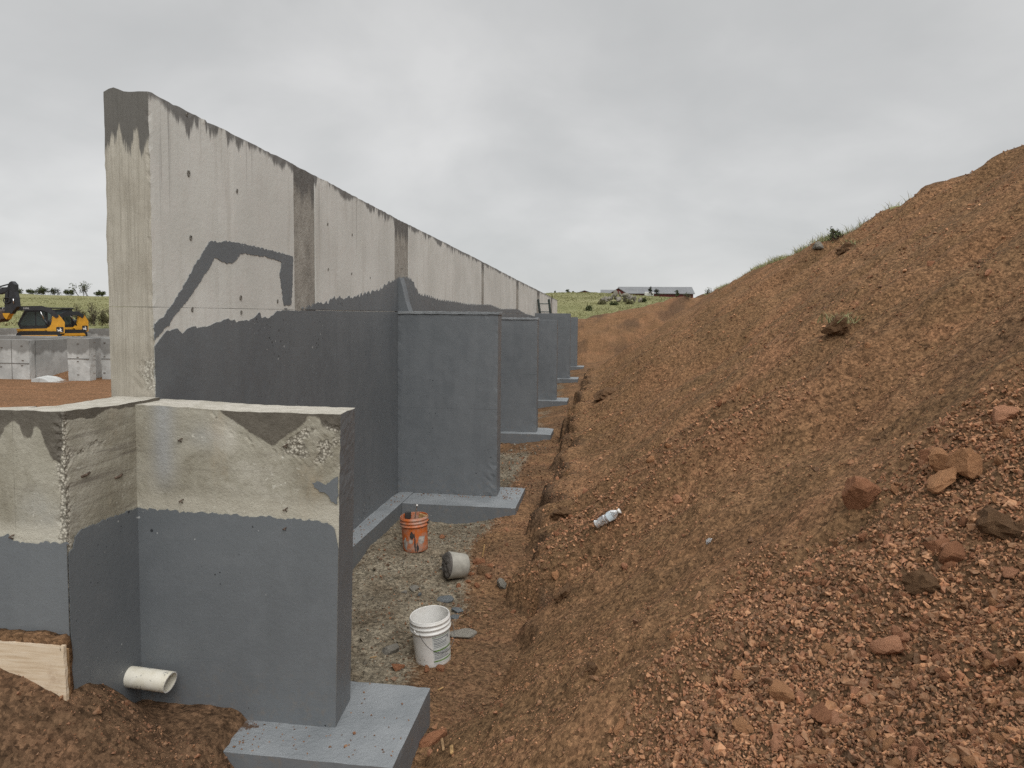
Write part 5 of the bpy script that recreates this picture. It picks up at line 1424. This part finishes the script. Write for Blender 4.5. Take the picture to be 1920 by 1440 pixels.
def loader(loc, rz, label, raised):
    L = empty('track_loader', loc, label, 'loader', 'yellow and black loaders on the far pad')
    L.rotation_euler = (0, 0, rz); L.scale = (1.12, 1.12, 1.12)
    for s in (1, -1):
        tr = MB().prism(stadium(-1.15, 1.1, 0.0, 0.68), 0.36, T_((0, s * 0.75, 0))).build('track', M_RUB, L)
        for q in range(5):
            MB().lathe([(0, -0.01), (0.11, -0.01), (0.12, 0.0), (0.12, 0.02), (0, 0.02)], 12, T_((-0.75 + q * 0.37, s * 0.935, 0.19)) @ Matrix.Rotation(s * -math.pi / 2, 4, 'X')).build('roller', M_YEL, tr)
        MB().prism([(-1.0, 0.30), (0.95, 0.30), (0.8, 0.46), (-0.9, 0.46)], 0.05, T_((0, s * 0.955, 0))).build('track_frame', M_YEL, tr)
        MB().prism([(-1.28, 0.55), (-0.55, 0.55), (-0.35, 0.78), (-0.62, 1.05), (-0.72, 1.52), (-0.84, 1.62), (-1.02, 1.62), (-1.12, 1.50), (-1.30, 1.2)], 0.20, T_((0, s * 0.72, 0))).build('tower', M_YEL, L)
        MB().prism([(-0.60, 0.70), (1.0, 0.70), (1.05, 0.80), (-0.5, 0.84)], 0.14, T_((0, s * 0.62, 0))).build('side_sill', M_YEL, L)
        pts = [(-0.95, 1.50), (-0.62, 1.86), (-0.2, 2.02), (0.9, 1.98), (1.85, 1.90), (2.02, 1.55), (2.06, 1.10)] if raised else [(-0.95, 1.50), (-0.62, 1.72), (0.1, 1.70), (0.95, 1.35), (1.35, 0.85), (1.45, 0.35)]
        arm = MB().prism(bar2(pts, [0.2, 0.26, 0.26, 0.26, 0.25, 0.2, 0.16], 0, 0), 0.13, T_((0, s * 0.80, 0))).build('lift_arm', M_BLK, L)
        cy = [(-0.52, s * 0.80, 0.95), (-0.30, s * 0.80, 1.35), (-0.12, s * 0.80, 1.85 if raised else 1.6)]
        MB().tube(cy[:2], 0.05, 10).build('lift_cylinder', M_BLK, L)
        MB().tube(cy[1:], 0.03, 8).build('cylinder_rod', M_CHROME, L)
        if s == 1:
            ML_ = Matrix(((-1, 0, 0, 0), (0, 0, 1, 0), (0, 1, 0, 0), (0, 0, 0, 1)))
            if raised:
                me = text_mesh('DEERE', 0.22); me.materials.append(M_WHT); me.transform(T_((1.35, 0.868, 1.945)) @ ML_)
                o = bpy.data.objects.new('lettering', me); o.parent = arm; C.objects.link(o)
                me = text_mesh('333G', 0.13); me.materials.append(M_WHT); me.transform(T_((0.55, 0.868, 1.99)) @ ML_)
                o = bpy.data.objects.new('lettering', me); o.parent = arm; C.objects.link(o)
            em = MB().prism([(-1.20, 0.60), (-0.90, 0.60), (-0.87, 0.63), (-0.87, 0.90), (-0.90, 0.93), (-1.20, 0.93), (-1.23, 0.90), (-1.23, 0.63)], 0.008, T_((0, 0.826, 0))).build('emblem_plate', M_BLK, L)
            MB().prism([(-0.91, 0.80), (-0.97, 0.76), (-1.02, 0.74), (-1.06, 0.82), (-1.03, 0.90), (-1.08, 0.86), (-1.11, 0.80), (-1.15, 0.76), (-1.10, 0.75), (-1.12, 0.68), (-1.19, 0.66), (-1.10, 0.64), (-1.05, 0.68), (-0.98, 0.68), (-0.92, 0.64), (-0.96, 0.70), (-0.92, 0.74)][::-1], 0.006, T_((0, 0.834, 0))).build('deer_mark', M_WHT, em)
    MB().box(-1.30, -0.5, -0.6, 0.6, 0.45, 1.30, bev=0.06).build('engine_hood', M_BLK, L)
    MB().box(-0.6, 1.0, -0.5, 0.5, 0.30, 0.72, bev=0.03).build('chassis', M_YEL, L)
    cab = MB().prism([(-0.50, 0.74), (0.85, 0.74), (0.98, 1.10), (0.62, 1.90), (-0.48, 1.98)], 0.98).build('cab', M_BLK, L)
    for s in (1, -1):
        MB().prism([(-0.36, 1.0), (0.08, 1.0), (0.08, 1.80), (-0.36, 1.82)], 0.02, T_((0, s * 0.50, 0))).build('side_window', M_CABG, cab)
        MB().prism([(0.14, 1.0), (0.80, 1.0), (0.86, 1.12), (0.54, 1.78), (0.14, 1.80)], 0.02, T_((0, s * 0.50, 0))).build('side_window', M_CABG, cab)
    MB().box(-0.40, 0.40, -0.006, 0.006, 0, 0.78).build('windscreen', M_CABG, cab, M=T_((0.985, 0, 1.12)) @ Matrix.Rotation(-0.42, 4, 'Y') @ Matrix.Rotation(math.pi / 2, 4, 'Z'))
    MB().box(-0.56, 0.70, -0.56, 0.56, 1.985, 2.07, bev=0.03).build('roof', M_BLK, L)
    MB().tube([(0.72, -0.4, 2.0), (0.78, -0.4, 2.0)], 0.05, 8).build('work_light', M_CHROME, L)
    if raised:
        MB().prism([(2.05, 1.62), (2.14, 0.92), (2.55, 0.74), (2.98, 0.86), (2.62, 0.98), (2.38, 1.28), (2.30, 1.66)], 1.8).build('bucket', M_BUCKET, L)
        for s in (1, -1): MB().prism([(2.0, 1.45), (2.12, 0.98), (2.25, 1.1), (2.20, 1.5)], 0.08, T_((0, s * 0.93, 0))).build('coupler', M_YEL, L)
    else:
        MB().prism([(1.42, 0.62), (1.46, 0.05), (2.25, 0.02), (1.75, 0.14), (1.62, 0.62)], 1.8).build('bucket', M_BUCKET, L)
    return L
p1 = ony(71, 600, 42); loader((p1[0], 42, 0.48), math.radians(222), 'yellow loader with raised black lettered arm, nearer of the two', True)
p2 = ony(113, 600, 45.8); loader((p2[0], 45.8, 0.48), math.radians(252), 'yellow loader with arms lowered, partly hidden behind the other', False)

def zz12(l, y): return [tuple(ony(a / 12, 520 + b / 12, y)[[0, 2]]) for a, b in l]
YE = 39.5
xe = zz12([(-700, 900)], YE)[0][0]
EX = empty('excavator', (xe - 3.2, YE, 0.48), 'black excavator arm and stick rising at the left frame edge', 'excavator')
loc = lambda l: [(x - EX.location.x, z - EX.location.z) for x, z in zz12(l, YE)]
st = MB().prism(loc([(250, 118), (300, 88), (372, 165), (374, 330), (402, 450), (424, 660), (330, 770), (300, 820), (150, 815), (150, 480), (160, 330), (205, 230)]), 0.30).build('stick', M_BLK, EX)
MB().tube([(p[0], -0.17, p[1]) for p in loc([(245, 180), (235, 330), (225, 480), (200, 560)])], 0.025, 6).build('hose', M_RUB, st)
m = MB(); cc = loc([(215, 520)])[0]
m.tube([(cc[0] + 0.24 * math.cos(a), -0.20, cc[1] + 0.17 * math.sin(a)) for a in [2 * math.pi * k / 18 for k in range(19)]], 0.03, 6); m.build('hose_loop', M_RUB, st)
MB().tube([(p[0], -0.19, p[1]) for p in loc([(355, 480), (365, 590)])], 0.035, 6).build('cylinder_rod', M_CHROME, st)
MB().prism(loc([(-700, 420), (-300, 240), (0, 275), (190, 232), (225, 290), (160, 335), (0, 385), (-300, 370), (-640, 600)]), 0.34).build('boom', M_BLK, EX)
MB().tube([(p[0], 0, p[1]) for p in loc([(-250, 290), (0, 208), (255, 138)])], 0.045, 8).build('stick_cylinder', M_BLK, EX)
MB().tube([(p[0], -0.08, p[1]) for p in loc([(-250, 250), (0, 243), (200, 232)])], 0.035, 8).build('hose', M_RUB, EX)
MB().prism(loc([(60, 820), (120, 805), (275, 805), (240, 860), (195, 945), (150, 900)]), 0.34).build('bucket_link', M_YEL, EX)
MB().prism(loc([(-120, 800), (0, 715), (90, 760), (150, 930), (60, 1000), (-120, 1010)]), 0.75).build('bucket', M_BUCKET, EX)
MB().box(-1.4, 1.2, -1.2, 1.2, 0.95, 1.75, bev=0.06).build('house', M_YEL, EX)
MB().box(-0.1, 1.1, 0.25, 1.15, 1.75, 2.75, bev=0.06).build('cab', M_BLK, EX)
for s in (1, -1): MB().prism(stadium(-1.7, 1.7, 0.0, 0.85), 0.5, T_((0, s * 1.0, 0))).build('track', M_RUB, EX)

# ------------------------------------------------------------------ barns on the hill
t = NT('red metal siding'); w_ = t.math('SINE', t.math('MULTIPLY', t.xyz()[0], 9.0))
M_BARN = t.out(t.mix(t.step(t.noise(0.5, 4), 0.3, 0.7), (0.13, 0.022, 0.026), (0.175, 0.032, 0.036)), 0.6, t.bump(w_, 0.5, 0.05))
t = NT('grey metal roof'); w_ = t.math('SINE', t.math('MULTIPLY', t.xyz()[0], 7.0))
M_ROOF = t.out(t.mix(t.step(t.noise(0.4, 4), 0.3, 0.7), (0.17, 0.175, 0.185), (0.215, 0.22, 0.23)), 0.5, t.bump(w_, 0.5, 0.06))
M_BTRIM = plain('barn trim', (0.45, 0.44, 0.42), 0.6)
M_BDOOR = plain('dark barn opening', (0.035, 0.04, 0.05), 0.7)
def barn(x0, x1, y0, y1, z0, ze, zr, label, gable_front=False, win=(), doors=()):
    B = empty('barn', ((x0 + x1) / 2, y0, z0), label, 'barn', 'red barns on the hill')
    xm, ym = (x0 + x1) / 2, (y0 + y1) / 2
    m = MB()
    if gable_front: m.prism([(x0, z0), (x1, z0), (x1, ze), (xm, zr), (x0, ze)], y1 - y0, T_((0, ym, 0)))
    else: m.prism([(y0, z0), (y1, z0), (y1, ze), (ym, zr), (y0, ze)], x1 - x0, T_((xm, 0, 0)) @ Matrix(((0, 1, 0, 0), (1, 0, 0, 0), (0, 0, 1, 0), (0, 0, 0, 1))))
    m.build('wall', M_BARN, B, world=True)
    m = MB(); o = 0.4; th = 0.15
    if gable_front:
        s = (zr - ze) / (xm - x0)
        m.prism([(x0 - o, ze - o * s + 0.03), (xm, zr + 0.03), (x1 + o, ze - o * s + 0.03), (x1 + o, ze - o * s + th + 0.03), (xm, zr + th + 0.03), (x0 - o, ze - o * s + th + 0.03)], y1 - y0 + 0.8, T_((0, ym, 0)))
    else:
        s = (zr - ze) / (ym - y0)
        m.prism([(y0 - o, ze - o * s + 0.03), (ym, zr + 0.03), (y1 + o, ze - o * s + 0.03), (y1 + o, ze - o * s + th + 0.03), (ym, zr + th + 0.03), (y0 - o, ze - o * s + th + 0.03)], x1 - x0 + 0.8, T_((xm, 0, 0)) @ Matrix(((0, 1, 0, 0), (1, 0, 0, 0), (0, 0, 1, 0), (0, 0, 0, 1))))
    m.build('roof', M_ROOF, B, world=True)
    for a, b, c, d in win:
        w = MB().box(a, b, y0 - 0.06, y0 + 0.02, c, d).build('window', M_BTRIM, B, world=True)
    for a, b, c, d in doors:
        MB().box(a, b, y0 - 0.05, y0 + 0.02, c, d).build('door', M_BDOOR, B, world=True)
Y2 = 192
q = lambda px, py, y=Y2: ony(px, py, y)
barn(q(1162, 548)[0], q(1300, 548)[0], Y2, Y2 + 14, 6.6, q(1200, 547)[2] - 0.5, q(1200, 538.5)[2] + 0.2, 'long red barn with grey metal roof on the hill crest',
     win=[(q(1238, 550)[0], q(1244, 550)[0], q(1240, 551.5)[2], q(1240, 549)[2])], doors=[(q(1166, 550)[0], q(1214, 550)[0], 6.7, q(1200, 548)[2] - 0.7)])
barn(q(1146, 552)[0], q(1172, 548)[0], Y2 - 4, Y2 - 0.5, 6.5, q(1150, 550)[2], q(1160, 542)[2], 'small red gabled annex at the near end of the long barn', True)
barn(q(1080, 551, 205)[0], q(1112, 551, 205)[0], 205, 216, 6.5, q(1080, 550.5, 205)[2], q(1096, 545.5, 205)[2], 'small red gabled barn left of the long one on the hill', True)
barn(q(1128, 551, 230)[0], q(1150, 551, 230)[0], 230, 238, 6.0, q(1128, 550, 230)[2], q(1140, 547, 230)[2] + 0.6, 'distant low barn with grey roof between the red barns', False)
tq = q(1217, 553, 180)
TR = empty('trailer', (tq[0], 180, float(meadow(tq[0], 180.0))), 'tiny white trailer parked before the long barn', 'trailer')
MB().box(-1.1, 1.1, -0.9, 0.9, 0.4, 1.5, bev=0.12).build('body', M_WHT, TR)
for s in (-0.5, 0.5): MB().tube([(s, -0.95, 0.3), (s, -0.75, 0.3)], 0.3, 12).build('wheel', M_RUB, TR)

# ------------------------------------------------------------------ vegetation
def leafmat(name, c1, c2):
    t = NT(name)
    c = t.mix(t.attr('shade'), c1, c2)
    return t.out(c, 0.8, Specular_IOR_Level=0.2)
M_LEAF = leafmat('bush leaves', (0.035, 0.048, 0.022), (0.115, 0.130, 0.058))
M_LEAF2 = leafmat('dark evergreen leaves', (0.018, 0.024, 0.014), (0.055, 0.065, 0.038))
M_DRY = leafmat('dry olive leaves', (0.075, 0.070, 0.035), (0.175, 0.165, 0.085))
M_TUFT = leafmat('grass blades', (0.15, 0.16, 0.068), (0.40, 0.375, 0.20))
M_BARK = plain('twig bark', (0.065, 0.050, 0.038), 0.9)
def leaves(n, centers, rad, size, r):
    c = centers[r.integers(0, len(centers), n)]
    d = r.normal(size=(n, 3)); d /= np.linalg.norm(d, axis=1)[:, None]
    P = c[:, :3] + d * (rad * c[:, 3:4] * r.uniform(0.2, 1.0, (n, 1)) ** 0.6)
    a = r.normal(size=(n, 3)); a /= np.linalg.norm(a, axis=1)[:, None]
    b = np.cross(a, r.normal(size=(n, 3))); b /= np.linalg.norm(b, axis=1)[:, None]
    s = size * r.uniform(0.5, 1.3, (n, 1))
    V = np.stack([P - a * s, P - b * s * 0.5, P + a * s, P + b * s * 0.5], 1).reshape(-1, 3)
    return V, np.arange(4 * n).reshape(n, 4), np.repeat(r.uniform(0, 1, n), 4)
def branches(m, p, d, L, rad, depth, r, tips, spread=0.7):
    e = p + d * L
    m.tube([p, p.lerp(e, 0.5) + Vector(r.normal(size=3)) * L * 0.05, e], [rad, rad * 0.8, rad * 0.6], 5, cap=False)
    tips.append((e.x, e.y, e.z, 1.0))
    if depth == 0: return
    for _ in range(3 if depth > 1 else 2):
        nd = (d + Vector(r.normal(size=3)) * spread + Vector((0, 0, 0.15))).normalized()
        branches(m, p.lerp(e, r.uniform(0.5, 1.0)), nd, L * r.uniform(0.55, 0.8), rad * 0.6, depth - 1, r, tips, spread)
def plant(name, loc, h, w, label, cat, nleaf, mat, seed, stems=1, depth=3, lsize=0.12, rad=0.3, group=None):
    r = np.random.default_rng(seed)
    T = empty(name, loc, label, cat, group)
    m = MB(); tips = []
    for k in range(stems):
        dd = Vector((r.normal() * 0.35 * (stems > 1) + r.normal() * 0.05, r.normal() * 0.35 * (stems > 1), 1)).normalized()
        branches(m, Vector((r.normal() * w * 0.12 * (stems > 1), r.normal() * w * 0.1 * (stems > 1), -0.05)), dd, h * 0.42, h * 0.025, depth, r, tips)
    tp = np.array(tips)
    zx_ = tp[:, 2].max(); k = h * 0.92 / zx_
    kx = w * 0.5 / max(np.abs(tp[:, :2]).max(), 0.01)
    for v in m.bm.verts: v.co = Vector((v.co.x * kx, v.co.y * kx, v.co.z * k))
    tp[:, 0:2] *= kx; tp[:, 2] *= k
    m.build('trunk' if stems == 1 else 'stems', M_BARK, T)
    if nleaf:
        tp2 = tp[tp[:, 2] > h * (0.25 if stems == 1 else 0.02)]
        V, Q, sh = leaves(nleaf, tp2, rad * w * 0.5, lsize, r)
        from_np('crown', V, Q, mat, T, attrs=dict(shade=sh), world=False)
    return T
def mz(x, y): return float(meadow(x, y))
ridge = [(40, 549, 22, 0, 'low dark bush'), (57, 551, 12, 0, 'tiny pale bush'), (72, 546, 16, 0, 'rounded green bush'), (82, 536, 17, 0, 'tall pointed green tree'), (100, 540, 20, 1, 'dark rounded tree'), (125, 543, 9, 0, 'thin small tree'), (134, 544, 8, 0, 'thin slender sapling'), (160, 530, 34, 0, 'wide leafy tree'), (182, 546, 12, 0, 'small bush'), (193, 548, 10, 0, 'very small bush'), (6, 550, 20, 1, 'dark bush at frame edge')]
wher = ['behind the excavator stick', 'second from the excavator stick', 'left of the pointed tree', 'above the loader cab', 'right of the pointed tree', 'left of two thin ones mid ridge', 'right of two thin ones mid ridge', 'tallest right part of ridge', 'just right of the wide tree', 'nearest the tall wall edge', 'left of the excavator']
for i, (px, top, w, dk, nm_) in enumerate(ridge):
    yy = 158.0
    p = ony(px, top, yy); x = float(p[0]); z0 = mz(x, yy)
    h = max(1.4, p[2] - z0); wd = w * yy / F * 1.35
    plant('tree', (x, yy, z0), h, wd, '%s on the far ridge, %s' % (nm_, wher[i]), 'tree', 420, M_LEAF2 if dk else M_LEAF, 40 + i, 4, 3, 0.17, 0.36, 'trees along the far ridge')
brush = [(129, 575, 12, 'leftmost bare shrub beside the rear loader'), (143, 566, 22, 'tall bare twiggy shrub, second from the rear loader'), (158, 580, 18, 'low brushy shrub between the two tall bare ones'), (176, 562, 26, 'tallest bare twiggy shrub before the meadow'), (190, 578, 18, 'brushy shrub right of the tallest bare one'), (205, 568, 18, 'bare shrub touching the tall wall edge'), (166, 592, 22, 'low dense olive brush under the tall bare shrubs'), (196, 594, 22, 'low dense olive brush by the tall wall edge')]
for i, (px, top, w, lb_) in enumerate(brush):
    yy = 51.0 + (i % 3) * 1.2
    p = ony(px, top, yy); x = float(p[0]); z0 = mz(x, yy) - 0.1
    plant('shrub', (x, yy, z0), p[2] - z0, w * yy / F * 1.3, lb_, 'shrub', (260 if i in (0, 1, 3, 5) else 900), M_DRY, 70 + i, 5, 3, 0.05, 0.45, 'bare shrubs below the meadow')
for i, (px, top, bot, w, lb_, dk, D) in enumerate(((1222, 537, 554, 9, 'dark evergreen before the long barn, left of two', 1, 178), (1231, 540, 555, 9, 'dark evergreen before the long barn, right of two', 1, 178), (1064, 543, 551, 6, 'small tree left of the small barn on hill', 0, 175), (1075, 546, 551, 4, 'tiny sapling beside the small barn', 0, 175), (1041, 548, 552, 4, 'tiny bush on the hill near the wall end', 0, 170), (1272, 544, 553, 8, 'bush at the far end of the long barn', 0, 150))):
    p = ony(px, top, D); x = float(p[0]); z0 = mz(x, D) - 0.1
    plant('tree', (x, D, z0), max(0.8, p[2] - z0), w * D / F * 1.2, lb_, 'tree', 380, M_LEAF2 if dk else M_LEAF, 120 + i, 1, 3, 0.12, 0.4, 'small trees by the barns')
def mhit(px, py):
    d = ray(px, py); tt = np.linspace(40, 260, 3000); P = _O[None] + d[None] * tt[:, None]
    return P[int(np.argmax(P[:, 2] < meadow(P[:, 0], P[:, 1])))]
for i, (px, py, w, h, lb_) in enumerate(((1102, 583, 16, 9, 'dark scrubby bush on the meadow slope near buttresses'), (1128, 571, 14, 6, 'low grey green bush in mid meadow'), (1206, 567, 12, 8, 'bush growing at the edge of the cut on hill'), (1180, 571, 18, 7, 'low bush below the rock pile'), (1150, 573, 16, 6, 'low bush left below the rock pile'))):
    p = mhit(px, py); D = float(np.linalg.norm(p))
    plant('bush', tuple(p), h * D / F, w * D / F, lb_, 'bush', 420, M_DRY if i % 2 else M_LEAF, 150 + i, 5, 2, 0.10, 0.45, 'low bushes on the meadow')
pr_ = mhit(1163, 566); D = float(np.linalg.norm(pr_))
RP = empty('rock_pile', tuple(pr_), 'heap of grey boulders and brush on the meadow slope', 'rock pile')
r = np.random.default_rng(5)
for k in range(26):
    me = rock_mesh(900 + k, 11, 2, 0.12); me.materials.append(M_GREYROCK)
    o = bpy.data.objects.new('boulder', me); C.objects.link(o); o.parent = RP
    s = r.uniform(0.15, 0.36) * D / 90
    dx = r.normal() * 1.3 * D / 90
    o.location = (dx, r.normal() * 0.8, 0.25 + max(0, 1.1 - abs(dx) * 0.5) * r.uniform(0, 1)); o.scale = (s * 1.4, s, s * 0.7); o.rotation_euler = tuple(r.uniform(0, 6, 3))
# grass along the crest and over the meadow
def blades(P, H, W, r, nb, lean=0.5):
    n = len(P)
    P = np.repeat(P, nb, 0); H = np.repeat(H, nb); W = np.repeat(W, nb); m = n * nb
    a = r.uniform(0, 2 * np.pi, m)
    off = r.normal(size=(m, 2)) * (H * 0.25)[:, None]
    B = P + np.concatenate([off, np.zeros((m, 1))], 1)
    side = np.stack([np.cos(a), np.sin(a), np.zeros(m)], 1) * W[:, None] * 0.5
    ln = r.normal(size=(m, 2)) * (H * lean)[:, None]
    hh = H * r.uniform(0.5, 1.1, m)
    mid = B + np.concatenate([ln * 0.35, (hh * 0.6)[:, None]], 1)
    tip = B + np.concatenate([ln, hh[:, None]], 1)
    V = np.stack([B - side, B + side, mid + side * 0.6, mid - side * 0.6, tip], 1).reshape(-1, 3)
    k = np.arange(m)[:, None] * 5
    T = np.concatenate([k + [0, 1, 2], k + [0, 2, 3], k + [3, 2, 4]], 0)
    return V, T, np.repeat(r.uniform(0, 1, m), 5)
r = np.random.default_rng(12)
n = 60000
y = r.uniform(14.5, 46, n); x = r.uniform(3.5, 9.0, n)
z, u, zt, bk = height(x, y)
k = (zt - bk < 0.10) & (bk - zt < 0.85) & (r.uniform(size=n) < 0.25 + 0.75 * sst(-0.2, 0.4, fbm(x * 0.8, y * 0.8, 6, 3)))
x, y, z = x[k], y[k], z[k]
V, T, sh = blades(np.stack([x, y, z - 0.02], 1), r.uniform(0.08, 0.26, len(x)), np.full(len(x), 0.014), r, 4)
n = 17000
rad = np.exp(r.uniform(np.log(62), np.log(175), n)); an = np.where(r.uniform(size=n) < 0.6, r.uniform(-0.12, 0.2, n), r.uniform(-0.85, -0.5, n))
x, y = rad * np.sin(an), rad * np.cos(an)
V2, T2, sh2 = blades(np.stack([x, y, meadow(x, y) - 0.05], 1), r.uniform(0.07, 0.24, n), 0.0010 * rad, r, 4, 0.6)
props(from_np('grass', np.concatenate([V, V2]), np.concatenate([T, T2 + len(V)]), M_TUFT, attrs=dict(shade=np.concatenate([sh, sh2]))), 'tufty green and straw grass on bank crest and meadow', 'grass', kind='stuff')
# tufts on clods, dry shrub on the crest
for px, py, hh_, lb_ in ((1585, 606, 0.13, 'green grass tuft growing from the dark clod on slope'), (1600, 462, 0.16, 'dry grass tuft just below the bank crest')):
    p = hit(px, py)
    Pp = np.array(p)[None] + r.normal(size=(14, 3)) * np.array([0.09, 0.09, 0.0])
    V, T, sh = blades(Pp, np.full(14, hh_), np.full(14, 0.014), r, 5, 0.8)
    props(from_np('grass_tuft', V, T, M_TUFT, attrs=dict(shade=sh)), lb_, 'grass tuft')
for i, (px, py, w, h, lb_) in enumerate(((1562, 448, 28, 20, 'thin dry shrub on the bank crest where grass ends'), (1322, 540, 22, 12, 'small dark shrub at the lower end of the crest grass'), (1285, 553, 16, 8, 'small weed clump on the crest before the barn'))):
    p = hit(px, py + 6); D = float(np.linalg.norm(p - _O))
    plant('shrub', tuple(p + np.array([0.1, 0.1, 0])), h * D / F * 1.2, w * D / F, lb_, 'shrub', 200, M_LEAF, 200 + i, 5, 2, 0.03, 0.5)
rock(1535, 464, 18, M_GREYROCK, 'grey boulder perched on the crest at the end of grass', seed=90, sz=0.8, sink=0.1)
